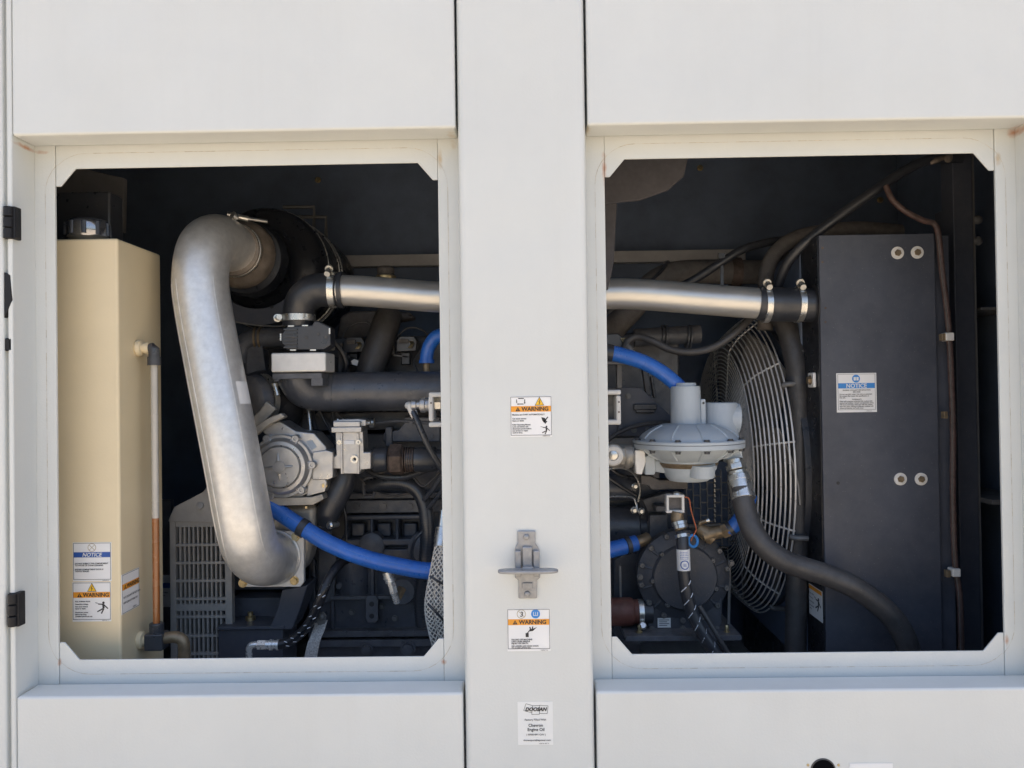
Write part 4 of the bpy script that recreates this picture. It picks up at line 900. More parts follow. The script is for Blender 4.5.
mb = MB(); mb.pbox(230, 505, 300, 590, .60, .8); mb.pbox(172, 664, 262, 700, .60, .75); mb.each('end_casing', 'iron', gv, .004)
mb = MB(); mb.lathe([(.010, 0), (.009, .004), (0, .006)], at(200, 506, .473), (0, -1, .3), 16); mb.build('hood_bolt', 'vent', gv)
sp_ = thing('side_plate', 'dark grey sheet plate between the tan tank and the slotted vent', 'plate', at(160, 665, .82))
MB().pbox(140, 500, 172, 690, .8, .82).build('sheet', 'iron2', sp_)
o, U, V = front(158, 575, .799); t = Sticker('notice_sticker', 'small pale sticker half hidden beside the slotted vent', o, U, V, 13, 32, GS); t.rect('header_band', 'bluei', .5, 8, 12.5, 13)
t.text('small_print', 'ink', [('Keep clear', .8, 18, 2.2, 'LEFT', 0, 0), ('of vent.', .8, 21, 2.2, 'LEFT', 0, 0)])
mt = thing('engine_mount', 'black stepped engine mount with a brass bolt under the silver pipe', 'engine mount', at(255, 670, .5))
mb = MB(); mb.pprism([(218, 629.6), (283, 629.6), (283, 690), (218, 690)], .47, .60); mb.build('foot', 'black', mt, .003)
mb = MB(); mb.pbox(231, 598, 284, 624, .55, .66); mb.pprism([(282, 590), (308, 585), (300, 610), (292, 630), (268, 630), (276, 612)], .46, .56); mb.build('gusset', 'black', mt, .004)
mb = MB(); q = at(250.5, 625, .515); q.z = at(250, 627, .48).z; mb.lathe([(.022, 0), (.022, .004), (.013, .006), (.013, .018), (.007, .020), (.007, .030)], q, (0, 0, 1), 12); mb.build('mount_bolt', 'gold', mt)
tp = MB().pbox(217, 626.5, 284, 629.5, .455, .60).build('top_plate', 'black', mt, .001)

# ================================================================== right opening
# ------------------------------------------------------------------ radiator box
RY = .40
rx = at(822.5, 440, RY).x
rd = thing('radiator_box', 'tall black box on the right with pairs of white-washered bolts', 'radiator', at(885, 700, RY))
zt_ = at(822, 235, RY).z; x1 = at(938, 400, RY).x
MB().box((rx, RY, -.93), (x1, 1.15, zt_)).build('front_panel', 'black', rd, .0025)
MB().box((x1 + .001, RY + .014, -.93), (at(955, 400, RY).x, 1.12, zt_ - .003)).build('side_flange', 'black', rd, .002)
MB().box((rx - .0022, RY + .006, -.92), (rx - .0006, 1.14, zt_ - .004)).build('flank_shade', 'gloss', rd)  # added dark sheet, standing in for shade on the box's left side
for x, y in ((897.3, 253), (917, 252.5), (900.2, 479), (920.8, 479)):
    w_ = MB().lathe([(.0155, 0), (.0155, .0025), (.0120, .0032), (.0078, .0032)], at(x, y, RY), (0, -1, 0), 32).build('washer', 'washer', rd)
    mb = MB(); mb.lathe([(.0085, .003), (.0085, .006), (.0075, .0075), (0, .0075)], at(x, y, RY), (0, -1, 0), 6); mb.build('bolt_head', 'brass', w_)
MB().cyl(at(838, 483, RY) + Vector((0, -.0008, 0)), at(838, 483, RY) + Vector((0, .002, 0)), .0042, n=16).build('pilot_hole', 'ink', rd)
hp = Vector((rx - .0022, .45, at(822, 305.5, .45).z))
MB().cyl(hp + Vector((-.0012, 0, 0)), hp + Vector((.001, 0, 0)), .056, n=40).build('pipe_opening', 'ink', rd)
mb = MB()
for x in (823, 826):
    for yy in (248, 262): mb.cyl(at(x - .5, yy + (x - 823) * 20, RY - .001), at(x - .5, yy + (x - 823) * 20, RY + .001), .0028, n=10)
mb.each('edge_rivet', 'rust', rd)
o, U, V = front(836.2, 373.3, RY - .0008); t = Sticker('notice_sticker', 'square notice sticker with a mid-blue band on the face of the black box', o, U, V, 39.5, 39, GS)
t.frame(1.2, 1.0, 38.3, 36.6, .3)
t.rect('header_band', 'cyan', 1.7, 10, 37.8, 15.2); t.text('header_word', 'sticker', [('NOTICE', 19.6, 14.5, 5.6, 'CENTER', .02, 0)])
t.polys('mandatory_disc', 'cyan', [disc(19.4, 5.6, 3.9, 28)]); t.polys('book_symbol', 'labelgrey', [[(17, 4), (21.8, 4), (21.8, 7.4), (17, 7.4)]], .0014); t.polys('book_line', 'cyan', stroke([(19.4, 4), (19.4, 7.4)], .4), .0017)
rows = ['ENGINE COOLANT SPECIFICATION', 'MIX 50/50', 'Do not use plain water. Use only an extended', 'life coolant that meets this specification in', 'this unit.', 'WARRANTY', 'Filled with premium extended life coolant with', 'nitrite free inhibitor. Check concentration every', '500 hours and drain, flush and refill the system', 'each two years. Mixing of different coolants will', 'reduce protection and void cover.']
yy = (17.6, 19.4, 21.6, 23.4, 25, 26.8, 28.6, 30.3, 32, 33.7, 35.4)
t.text('small_print', 'inkgrey', [(r, 19.7 if i in (0, 1, 5) else 2.6, yy[i], 1.72, 'CENTER' if i in (0, 1, 5) else 'LEFT', .03, 0) for i, r in enumerate(rows)] + [('22828183', 29, 38.3, 1.3, 'LEFT', 0, 0)])
yf = lambda px: (rx - .0012) / (RM @ Vector(((px - 512) / FOC, 1, -(600 - 384) / FOC))).x * (RM @ Vector(((px - 512) / FOC, 1, -(600 - 384) / FOC))).y - DIST
yl, yr = yf(810), yf(823); 
o = Vector((rx - .0030, yl, at(811, 583, yl).z)); t = Sticker('warning_sticker', 'slanted orange-topped warning sticker on the flank of the black box under the hose', o, Vector((0, (yr - yl) / 30, 0)), Vector((0, 0, -.0026)), 30, 30, GS)
t.rect('header_band', 'orange', .6, .6, 29.4, 4.4); t.text('small_print', 'ink', [('Hot surface.', 2, 9, 2.2, 'LEFT', .01, 0), ('Can burn.', 2, 13, 2.2, 'LEFT', .01, 0), ('Rotating fan.', 2, 17, 2.2, 'LEFT', .01, 0), ('Keep hands', 2, 21, 2.2, 'LEFT', .01, 0), ('away.', 2, 24, 2.2, 'LEFT', .01, 0)])
shocked(t, 22, 10, 1.5)

# posts and conduit beyond the box
rp = thing('corner_post', 'black steel upright between the radiator box and the right edge', 'post', at(968, 700, .52))
mb = MB(); a_ = at(957, 400, .50); b_ = at(977, 400, .50); mb.box((a_.x, .50, -.94), (b_.x, .56, .83)); mb.build('upright', 'black', rp, .003)
mb = MB(); c_ = at(983, 400, .50); mb.box((b_.x + .001, .503, -.94), (b_.x + .006, .62, .83)); mb.build('lip', 'grey_iron', rp)
mb = MB(); mb.box((at(942, 400, .62).x, .60, -.94), (at(960, 400, .62).x, .64, at(950, 212, .62).z)); mb.build('inner_angle', 'black', rp, .002)
mb = MB()
for x, y in ((977.5, 220), (977.5, 241), (947, 259)): mb.lathe([(.012, 0), (.011, .006), (.004, .010), (0, .010)], at(x, y, .49 if x > 960 else .60), (0.3, -1, 0), 16)
mb.each('dome_bolt', 'grey_iron', rp)
sh = MB(); sh.box((at(981, 502, .50).x, .45, at(990, 505, .45).z), (1.4, .9, at(990, 500, .45).z)); sh.box((at(981, 308, .50).x, .5, at(990, 310, .5).z), (1.4, .9, at(990, 307, .5).z)); sh.each('cross_rail', 'grey_iron', rp, .001)
mb = MB(); mb.box((1.32, .3, -.94), (1.36, 1.2, .83)); mb.build('side_sheet', 'wall', rp)
rc = thing('red_conduit', 'thin dark red conduit running down the seam right of the black box', 'conduit', at(960, 660, .36))
RC = [(886, 186, .40), (892, 199, .39), (905, 211, .385), (922, 220, .385), (934, 224, .385), (938.5, 236, .38), (942, 270, .38), (948, 320, .38), (951, 370, .38), (953, 430, .38), (953, 500, .38), (955, 560, .38), (960, 600, .38), (961.5, 660, .38)]
MB().ptube(RC, 2.9, 12).build('tube', 'redwire', rc)
mb = MB(); mb.tube([at(x - .9, y, Y - S(2.75, Y)) for x, y, Y in RC[5:]], .0011, 6); mb.build('pale_stripe', 'brownhose', rc)  # thin lighter stripe along the tube
mb = MB()
for x, y in ((950.5, 336.5), (957, 573)): mb.pbox(x - 4, y - 4, x + 4, y + 4, .366, .392)
mb.each('clip', 'washer', rc, .002)
mb = MB()
for x, y in ((948, 415), (951, 574), (946, 337)): mb.pbox(x - 4, y - 3.5, x, y + 3.5, .37, .385)
mb.each('clip_tail', 'brass', rc, .001)
bc = thing('black_cable', 'long black cable sweeping from the top right corner down behind the pipe', 'cable', at(780, 300, .5))
BC = [(962, 158, .44), (946, 158, .44), (925, 161, .44), (904, 171, .44), (880, 187, .44), (850, 208, .45), (822, 229, .46), (800, 248, .48), (786, 266, .51), (777, 290, .54), (772, 315, .56)]
MB().ptube(BC, 5, 14).build('cable', 'rubber', bc)
mb = MB(); mb.tube([at(930, 163, .435), at(937, 160, .43), at(944, 157.5, .43), at(951, 157, .43)], [.006, .008, .006, .009], 10); mb.lathe([(.010, 0), (.008, .006), (0, .008)], at(948, 159, .425), (0, -1, 0), 10); mb.build('corroded_clip', 'rustpipe', bc)
cl2 = MB(); cl2.ptube([(765, 330, .62), (766, 300, .62), (766, 276, .62), (772, 258, .62), (784, 245, .62), (802, 236, .62), (830, 231, .62), (862, 229, .62), (900, 232, .64)], 7.6, 18)
tag(cl2.build('wrapped_hose', 'brownhose'), 'brown wrapped hose looping over the top left corner of the black box', 'hose')
bt = thing('turbo_pipe', 'dull brown pipe running behind the silver charge pipe', 'pipe', at(650, 330, .75))
MB().ptube([(590, 352, .70), (612, 330, .72), (634, 306, .74), (648, 288, .76), (664, 277, .77), (690, 272, .78), (745, 272, .80), (790, 272, .82)], 12.5, 24).build('pipe', 'brownhose', bt)
mb = MB(); mb.band(at(735, 272, .80), (1, 0, 0), S(13, .8), .004, .03); mb.build('rusty_joint', 'rust', bt)
mb = MB(); mb.ptube([(660, 296, .68), (688, 283, .66), (716, 266, .64), (740, 251, .64), (765, 243, .66), (800, 238, .68)], 4.2, 12); mb.ptube([(596, 320, .66), (640, 290, .66), (660, 272, .70), (668, 262, .80)], 2, 8)
tag(mb.build('black_lead', 'rubber'), 'black lead crossing in front of the dull brown pipe', 'lead')
mb = MB(); mb.pbox(720.5, 255, 723.5, 288, .63, .634); mb.pbox(718.5, 253, 725, 258, .628, .636); tag(mb.build('cable_tie', 'plastic'), 'black cable tie hanging from the black lead', 'cable tie')
dp = thing('dark_crossover_pipe', 'dark ringed pipe crossing above the blue hose at the regulator', 'pipe', at(665, 350, .70))
mb = MB(); mb.cyl(at(634, 338, .70), at(700, 334, .70), .026, n=24); mb.build('pipe', 'iron2', dp)
mb = MB()
for x in (662, 665.5, 687, 690): mb.band(at(x, 336.5, .70), (1, 0, -.05), .027, .006, .006)
mb.each('ring', 'iron', dp, .001, touch=False)
lb = MB(); lb.ptube([(624, 352, .55), (628, 341, .55), (638, 337, .55), (652, 341, .54), (672, 350, .53), (694, 352, .52), (716, 346, .52), (736, 332, .52), (752, 316, .54), (758, 306, .55)], 3.8, 12)
tag(lb.build('sagging_lead', 'rubber2'), 'dusty black lead sagging between blue hose and silver pipe', 'lead')
cn = thing('injector_connector', 'black wire connector with tan wires above the blue hose', 'connector', at(618, 352, .55))
MB().pprism([(600, 334), (618, 333), (626, 340), (624, 352), (600, 352)], .56, .62).build('housing', 'plastic', cn, .004)
mb = MB()
for i in range(3): mb.ptube([(621 + i * 1.8, 338, .555), (624 + i * 1.8, 343, .55), (628 + i * 1.2, 349, .55)], .6, 8, 5)
mb.each('wire', 'gold', cn, touch=False)
MB().ptube([(626, 344, .55), (630, 350, .545), (634, 356, .55)], [3, 4, 3.2], 12).build('boot', 'grey_iron', cn)

# brackets left of the regulator
rb = thing('gusset_bracket', 'black gusseted steel bracket with a slot left of the regulator', 'bracket', at(630, 460, .62))
mb = MB(); mb.pprism([(598, 388), (624, 387), (641, 388), (672, 417), (690, 436), (598, 436)], .60, .612); mb.pbox(618, 388, 622, 436, .585, .60); mb.build('gusset', 'black', rb, .002)
mb = MB(); mb.pbox(598, 360, 627, 364.5, .55, .62); mb.pbox(617, 364, 622, 388, .57, .60); mb.pbox(603, 364, 606, 388, .57, .60); mb.pbox(598, 438, 640, 448, .60, .64); mb.each('shelf', 'grey_iron', rb, .001)
mb = MB(); mb.pbox(634, 404, 657, 410, .585, .60); mb.pbox(636, 407, 655, 413, .588, .60); mb.pbox(644, 368, 650, 396, .63, .65, -8); mb.pbox(652, 376, 655, 398, .63, .65, -8); mb.each('slot_bar', 'plastic', rb, .003)
MB().lathe([(.010, 0), (.009, .005), (.004, .008), (0, .008)], at(607, 356, .548), (0, -1, .3), 12).build('shelf_bolt', 'zinc', rb)
mb = MB(); mb.ptube([(598, 452, .55), (612, 437, .55), (632, 427, .55), (655, 423, .54), (676, 423, .52)], 2.2, 10); tag(mb.build('thin_hose', 'rubber2'), 'thin dusty hose curving behind the regulator rim', 'hose')

# ------------------------------------------------------------------ gas regulator
GY = .42
rg = thing('gas_regulator', 'pale grey gas pressure regulator with a wide round diaphragm case', 'regulator', at(688, 482, GY))
g1 = S(1, GY); gc = at(688, 442.6, GY); up = Vector((0, 0, 1))
def gx(x, y, Y=GY): return at(x, y, Y)
MB().lathe([(24 * g1, 19 * g1), (30 * g1, 17.4 * g1), (38 * g1, 13.6 * g1), (44.5 * g1, 9.4 * g1), (48 * g1, 5.6 * g1), (49 * g1, 3.6 * g1), (54 * g1, 3.6 * g1), (55 * g1, 2.6 * g1), (55 * g1, .4 * g1)], gc, up, 72).build('upper_case', 'reg', rg)
MB().lathe([(55 * g1, -.2 * g1), (55 * g1, -4 * g1), (54 * g1, -5 * g1), (48 * g1, -5.4 * g1), (42 * g1, -11 * g1), (33 * g1, -16 * g1), (28 * g1, -18 * g1)], gc, up, 72).build('lower_case', 'reg', rg)
MB().lathe([(54.4 * g1, -.4 * g1), (54.4 * g1, .6 * g1)], gc, up, 72).build('gasket', 'rubber', rg)
mb = MB(); mb.lathe([(30 * g1, 15 * g1), (27 * g1, 10 * g1), (24.5 * g1, 4 * g1), (22.5 * g1, -2 * g1), (19 * g1, -5.5 * g1), (8 * g1, -6.5 * g1), (0, -6.5 * g1)], gc - up * 32 * g1, up, 48); mb.cyl(gx(697, 462) + Vector((0, -.055, 0)), gx(697, 474) + Vector((0, -.050, 0)), 13 * g1, 12.5 * g1, 32); mb.build('lower_bowl', 'reg', rg)
cc_ = gx(686, 425)
MB().lathe([(16 * g1, -14 * g1), (15.2 * g1, 0), (14.6 * g1, 36 * g1), (14.2 * g1, 38.5 * g1), (10.5 * g1, 39 * g1), (10.5 * g1, 41 * g1), (9.8 * g1, 42 * g1), (0, 42 * g1)], cc_, up, 48).build('spring_tower', 'reg', rg)
mb = MB()
bx = gx(720, 436, GY + .03)
mb.lathe([(20 * g1, -4 * g1), (18.5 * g1, 2 * g1), (18 * g1, 32 * g1), (16.6 * g1, 34 * g1), (0, 34 * g1)], bx, up, 40); mb.cyl(gx(720, 418, GY + .03), gx(738, 419, GY + .03), 16 * g1, n=36); mb.build('outlet_body', 'reg', rg, .002)
mb = MB(); mb.pbox(701, 399, 706, 425, GY - .02, GY); lg = mb.build('lug', 'reg', rg, .003)
mb = MB(); mb.cyl(gx(703.5, 403, GY - .0215), gx(703.5, 403, GY - .018), .003, n=10); mb.build('hole', 'ink', lg)
mb = MB()
for k in range(12):
    a = rad(30 * k + 8); d = Vector((math.cos(a), math.sin(a), 0)) * 51.6 * g1
    mb.hexbolt(gc + d + up * 3.7 * g1, up, .0062, .005); mb.hexbolt(gc + d - up * 5.0 * g1, -up, .0062, .007)
mb.each('flange_bolt', 'plastic', rg)
mb = MB()
for ang in (200, 240, 275, 310, 345): 
    a = rad(ang); d = Vector((math.cos(a), math.sin(a), 0))
    mb.tube([gc + d * 29 * g1 + up * 17.6 * g1, gc + d * 37.5 * g1 + up * 13.8 * g1, gc + d * 44.2 * g1 + up * 9.6 * g1, gc + d * 48.3 * g1 + up * 5 * g1], .0030, 8)
    mb.tube([gc + d * 34 * g1 - up * 15.6 * g1, gc + d * 42 * g1 - up * 11 * g1, gc + d * 50 * g1 - up * 5 * g1], .0030, 8)
mb.each('stiffening_rib', 'reg', rg, touch=False)
mb = MB(); mb.pprism([(645, 456), (655, 453), (656, 470), (655, 475), (645, 475)], GY - .02, GY + .04); mb.pprism([(655, 460), (670, 462), (668, 474), (655, 472)], GY - .01, GY + .05); mb.pprism([(711, 460), (718, 459), (717, 470), (712, 472), (708, 466)], GY - .035, GY); mb.each('inlet_body', 'reg', rg, .004, 3)
mb = MB(); mb.lathe([(28.5 * g1, -19 * g1), (29.5 * g1, -20 * g1), (28 * g1, -22.5 * g1), (26.5 * g1, -24 * g1)], gc, up, 48); mb.build('brass_seal', 'brass', rg)
mb = MB(); mb.pprism([(727, 450), (742, 449), (743, 458), (740, 464), (729, 464), (726, 457)], GY - .02, GY + .03); mb.build('outlet_boss', 'reg', rg, .003, 3)
# inlet fitting to the left with round plug
inl = thing('inlet_valve', 'zinc inlet fitting with a white round plug against the post edge', 'valve', at(615, 472, .40))
mb = MB(); mb.lathe([(.030, .04), (.030, .01), (.028, .004), (.026, .002)], at(613, 455.5, .385), (0, 1, 0), 36); mb.cyl(at(600, 456, .42), at(632, 456, .42), .029, n=32); mb.lathe([(.024, 0), (.028, .002), (.028, .012), (.024, .014)], at(619, 456, .41), (1, 0, 0), 8); mb.lathe([(.028, 0), (.030, .003), (.030, .012), (.022, .02)], at(624, 457, .42), (1, 0, 0), 32); mb.build('body', 'cast2', inl, .002)
mb = MB(); mb.lathe([(.025, .002), (.0255, -.002), (.022, -.006), (.013, -.007), (.012, -.003), (0, -.003)], at(613, 455.5, .385), (0, 1, 0), 36); mb.build('plug', 'washer', inl)
mb = MB(); mb.lathe([(.012, 0), (.011, -.006), (.004, -.008), (0, -.008)], at(613, 455, .384), (0, 1, 0), 20); mb.build('plug_screw', 'zinc', inl)
mb = MB(); mb.pprism([(635, 450), (645, 450), (646, 462), (642, 475), (636, 474), (635, 462)], .385, .42); mb.lathe([(.024, 0), (.025, .004), (.025, .016)], at(628, 456, .42), (1, 0, 0), 6); mb.build('union', 'block', inl, .003, 3)
mb = MB(); mb.ring(at(635, 458, .42), (1, 0, 0), .026, .0035, 32); mb.build('sealing_ring', 'brass', inl)
bk = MB(); bk.pprism([(641, 475), (650, 476), (660, 480), (688, 480), (688, 489), (652, 490), (649, 486), (641, 484)], .45, .50); tag(bk.build('regulator_bracket', 'brownhose', None, .003), 'dull brown bracket plate under the regulator', 'bracket')

# gas hose
gh = thing('gas_hose', 'thick black hose with chrome end running from the regulator down across the black box', 'hose', at(905, 665, .33))
HP = [(741, 488, .37), (743, 500, .36), (747, 516, .35), (754, 533, .335), (766, 548, .325), (783, 560, .32), (804, 568, .315), (826, 575, .31), (850, 585, .305), (872, 599, .305), (890, 615, .31), (902, 632, .32), (909, 652, .33), (911, 680, .34)]
MB().tube([at(*q) for q in HP], .0265, 28, 8).build('hose', 'rubber2', gh)
def seg(mb, a, b, r0, r1=None, n=24): mb.cyl(at(*a), at(*b), r0, r1, n)
mb = MB(); seg(mb, (734.5, 459, .40), (735.5, 464, .397), .020); seg(mb, (735.5, 464, .397), (737, 470, .392), .0255, None, 6); seg(mb, (737, 470, .392), (738, 474, .39), .021); seg(mb, (737.8, 473, .39), (739, 478, .387), .0255, None, 6); mb.each('swivel_nut', 'zinc', gh, .0015)
mb = MB(); seg(mb, (738.6, 476.5, .386), (743.5, 499, .36), .0275, .0285, 36); seg(mb, (739.2, 479.5, .384), (739.9, 482.5, .38), .0292, None, 36); seg(mb, (743, 496.4, .363), (743.7, 499.6, .359), .0296, None, 36); mb.build('ferrule', 'zinc', gh, .001)

# ------------------------------------------------------------------ coolant hose against the box
vh2 = thing('coolant_hose', 'thick black vertical hose clipped to the flank of the black box', 'hose', at(795, 690, .5))
VH = [(764, 300, .60), (772, 308, .585), (784, 322, .565), (791, 340, .55), (796.5, 365, .535), (799, 395, .53), (799.5, 440, .525), (798.5, 500, .52), (797, 560, .52), (796, 620, .52), (795, 700, .52)]
MB().ptube(VH, [9.5, 10, 10.5, 10.8, 10.8, 10.8, 10.6, 10.2, 10, 10, 10], 24).build('hose', 'rubber2', vh2)
mb = MB(); mb.band(at(798, 380, .533), (-.05, 0, 1), S(11, .53), .002, .022); mb.build('clip_band', 'plastic', vh2)
zc = at(815, 380, .44).z; MB().box((rx - .012, .424, zc - .019), (rx - .003, .462, zc + .019)).build('clip_plate', 'block', vh2, .003)
mb = MB(); mb.hexbolt(Vector((rx - .012, .443, zc)), (-1, 0, 0), .009, .008); mb.each('clip_bolt', 'brass', vh2)
t_ = MB()
for (px, py, s_) in ((803, 350, 'x'), (803.5, 490, 'y'), (800, 622, 'z')):
    for i in range(5): t_.pbox(px - 1.2 + i * .35 * (1 if py < 400 else -.1), py + i * 3, px + .6 + i * .35 * (1 if py < 400 else -.1), py + 1.7 + i * 3, .4975 if py > 400 else .514, .53)
t_.build('printing', 'inkgrey', vh2)

# ------------------------------------------------------------------ fan, guard
FCY, FX = .90, .616
fcz = at(742, 463, FCY).z; fc_ = Vector((FX, FCY, fcz)); axx = Vector((1, 0, 0))
gd = thing('fan_guard', 'round bare wire fan guard of many concentric rings seen edge on', 'fan guard', fc_ + Vector((0, 0, -.45)))
mb = MB(); Rf = .36
k = 0
rr_ = .07
while rr_ < Rf - .004:
    mb.ring(fc_, axx, rr_, .0019, 72, 6); rr_ += .0115
mb.each('face_ring', 'guard', gd, touch=False)
mb = MB()
for i in range(10):
    f = i / 9; Rs = Rf + (.447 - Rf) * f ** .8; mb.ring(fc_ + axx * (.080 * f ** 1.15), axx, Rs, .0024, 96, 8)
mb.each('skirt_ring', 'guard', gd, touch=False)
mb = MB()
for k in range(12):
    a = rad(30 * k + 18); d = Vector((0, math.cos(a), math.sin(a)))
    mb.tube([fc_ + d * .06 + axx * .003, fc_ + d * Rf + axx * .003] + [fc_ + d * (Rf + (.447 - Rf) * f ** .8 + .001) + axx * (.003 + .080 * f ** 1.15) for f in (.33, .66, 1)], .0026, 8, smooth=False)
mb.each('spoke', 'guard', gd, touch=False)
MB().ring(fc_, axx, .055, .0045, 48).build('hub_ring', 'guard', gd)
mb = MB()
for ang in (148, 200, 238, 100): 
    a = rad(ang); d = Vector((0, math.cos(a), math.sin(a))); q = fc_ + axx * .085 + d * .447
    mb.tube([q - axx * .012, q + d * .008, q + axx * .03 + d * .01], .007, 10)
mb.each('mount_tab', 'grey_iron', gd)
fan = thing('cooling_fan', 'grey bladed cooling fan behind the wire guard', 'fan', fc_ + Vector((.07, 0, -.37)))
for k in range(7):
    a = rad(360 / 7 * k + 22); d = Vector((0, math.cos(a), math.sin(a))); e = Vector((0, -d.z, d.y)); V = []; F = []
    for i in range(7):
        r__ = .09 + .32 * i / 6; wd = .085 + .035 * math.sin(i / 6 * 2.4); tw = rad(38 - 14 * i / 6)
        for j in range(5):
            s_ = (j / 4 - .5) * 2 * wd; cam_ = .012 * (1 - (j / 2 - 1) ** 2)
            V.append(fc_ + axx * (.075 + s_ * math.sin(tw) * .55 + cam_) + d * r__ + e * s_ * math.cos(tw) * 1.0)
    nV = len(V); V += [v + axx * .004 for v in V]
    for i in range(6):
        for j in range(4):
            q0 = i * 5 + j; F.append((q0, q0 + 1, q0 + 6, q0 + 5)); F.append((q0 + nV, q0 + 5 + nV, q0 + 6 + nV, q0 + 1 + nV))
    bnd = [i * 5 for i in range(7)] + [30 + j for j in range(1, 5)] + [i * 5 + 4 for i in range(5, -1, -1)] + [j for j in range(3, 0, -1)]
    for i in range(len(bnd)): u_, v_ = bnd[i], bnd[(i + 1) % len(bnd)]; F.append((u_, v_, v_ + nV, u_ + nV))
    MB().add(V, F).build('blade', 'blade', fan)
MB().lathe([(.04, 0), (.085, .01), (.095, .03), (.095, .09)], fc_ + axx * .035, axx, 40).build('hub', 'iron', fan)
shd = MB()
shd.lathe([(.420, .13), (.425, .112), (.430, .112), (.430, .133)], fc_, axx, 80); shd = tag(shd.build('fan_shroud', 'plastic'), 'black round shroud ring behind the wire guard', 'shroud')
core = MB(); core.box((rx - .0075, .52, fcz - .5), (rx - .0032, 1.14, zt_ - .02)); tag(core.build('radiator_core', 'wall'), 'dark radiator core face behind the fan', 'radiator core')
# belt guard mesh behind the regulator
bg = thing('mesh_guard', 'black wire mesh guard below and behind the regulator', 'mesh guard', at(705, 540, .75))
mb = MB()
for i in range(9): mb.pbox(686 + i * 7, 470, 687.2 + i * 7, 545, .75, .755)
for i in range(9):
    for j in range(6): mb.pbox(686 + i * 7, 476 + j * 13 + (i % 2) * 6, 693 + i * 7, 477.2 + j * 13 + (i % 2) * 6, .7503, .7547)
mb.build('mesh', 'grey_iron', bg)
MB().pbox(684, 462, 745, 546, .80, .81).build('backing', 'wall', bg)
mb = MB(); mb.pbox(676, 524, 740, 527.5, .735, .75); mb.build('edge_strip', 'grey_iron', bg)
mb = MB()
for i in range(11): mb.cyl(at(714.5, 474 + i * 5, .74), at(715.2, 477 + i * 5, .74), .0022, n=6)
mb.build('bead_chain', 'zinc', bg)

# ------------------------------------------------------------------ gear cover low on the right
py_ = .46
gp = thing('gear_pump', 'black cast round gear cover with many small bolts on a foot plate', 'pump', at(685, 640, py_))
pc = at(684.5, 577, py_); q1 = S(1, py_)
MB().lathe([(30.5 * q1, -.014), (32 * q1, -.010), (32.5 * q1, -.002), (36 * q1, 0), (44 * q1, .008), (46 * q1, .012), (46 * q1, .05)], pc, ay, 72).build('cover', 'pump', gp)
mb = MB(); mb.pprism([(646, 596), (723, 596), (722, 626), (715, 632), (652, 632), (647, 626)], py_ + .006, py_ + .06); mb.pprism([(660, 545), (668, 536), (703, 536), (712, 546)], py_ + .012, py_ + .07); mb.each('case', 'pump', gp, .006, 3)
mb = MB()
for k in range(14):
    a = rad(360 / 14 * k + 10); d = Vector((math.cos(a), 0, math.sin(a))); q = pc + d * 43.5 * q1 + ay * .004
    mb.lathe([(.0075, .01), (.0075, -.003), (.0055, -.006), (.003, -.006), (.0025, -.003)], q, ay, 14)
for k in range(7):
    a = rad(360 / 7 * k + 31); d = Vector((math.cos(a), 0, math.sin(a))); q = pc + d * 32.4 * q1 - ay * .006
    mb.lathe([(.0065, .01), (.0065, -.004), (.0045, -.007), (.0025, -.007), (.002, -.004)], q, ay, 14)
mb.each('cover_bolt', 'grey_iron', gp)
mb = MB()
for ang in (20, 55, 140, 165, 195, 225, 318, 345):
    a = rad(ang); d = Vector((math.cos(a), 0, math.sin(a))); mb.tube([pc + d * 33 * q1 + ay * .001, pc + d * 42.5 * q1 + ay * .006], .0045, 8, smooth=False)
mb.each('rib', 'pump', gp, touch=False)
mb = MB()
for x, y in ((652, 629), (683, 628.5), (717, 629), (640, 577), (731, 563), (703, 536)): mb.hexbolt(at(x, y, py_ + .005), (0, -1, 0), .006, .007)
mb.each('case_bolt', 'grey_iron', gp)
mb = MB(); mb.pbox(626, 636, 741, 641, .40, .60); mb.build('foot_plate', 'iron2', gp, .001)
mb = MB()
for x in (639.5, 727):
    q = at(x, 637, .43); mb.lathe([(.012, 0), (.012, .003), (.0085, .004), (.0085, .014), (.005, .015), (.005, .028), (.004, .03)], q, up, 6)
mb.each('anchor_bolt', 'gold', gp)
mb = MB(); mb.pbox(728, 566, 730.5, 625, .50, .505, 2); mb.pbox(619.5, 566, 621.5, 600, .50, .505); mb.each('guide_bar', 'grey_iron', gp)
o, U, V = front(657.5, 618, py_ + .0052); t = Sticker('data_label', 'tiny pale data label on the foot of the black gear cover', o, U, V, 13, 9.5, None, 'labelgrey'); t.polys('print_row', 'inkgrey', [[(1.5, 1.6 + 1.8 * i), (11.5 - (i % 2) * 2, 1.6 + 1.8 * i), (11.5 - (i % 2) * 2, 2.3 + 1.8 * i), (1.5, 2.3 + 1.8 * i)] for i in range(4)])
rk = thing('red_pipe_coupling', 'red-brown pipe stub with a silver clamp left of the gear cover', 'coupling', at(620, 626, .48))
q0, qq = at(596, 612, .48), at(640, 612, .48)
mb = MB(); mb.lathe([(.034, 0), (.036, .003), (.036, .09), (.034, .095), (.031, .098), (.031, .12)], q0, (1, 0, 0), 36); mb.build('stub', 'redp', rk)
clamp(rk, at(640.5, 612, .48), (1, 0, 0), .031, .013, (0, -.6, -1)); mb = MB(); mb.cyl(at(637, 612, .48), at(652, 612, .48), .029, n=28); mb.build('hose', 'rubber', rk)
sm = thing('starter_motor', 'black cylindrical starter motor behind the small blue hose', 'starter motor', at(615, 560, .66))
mb = MB(); mb.cyl(at(560, 527, .66), at(638, 527, .66), .060, n=40); mb.cyl(at(636, 527, .66), at(646, 527, .66), .05, n=36); mb.build('body', 'iron', sm, .004)
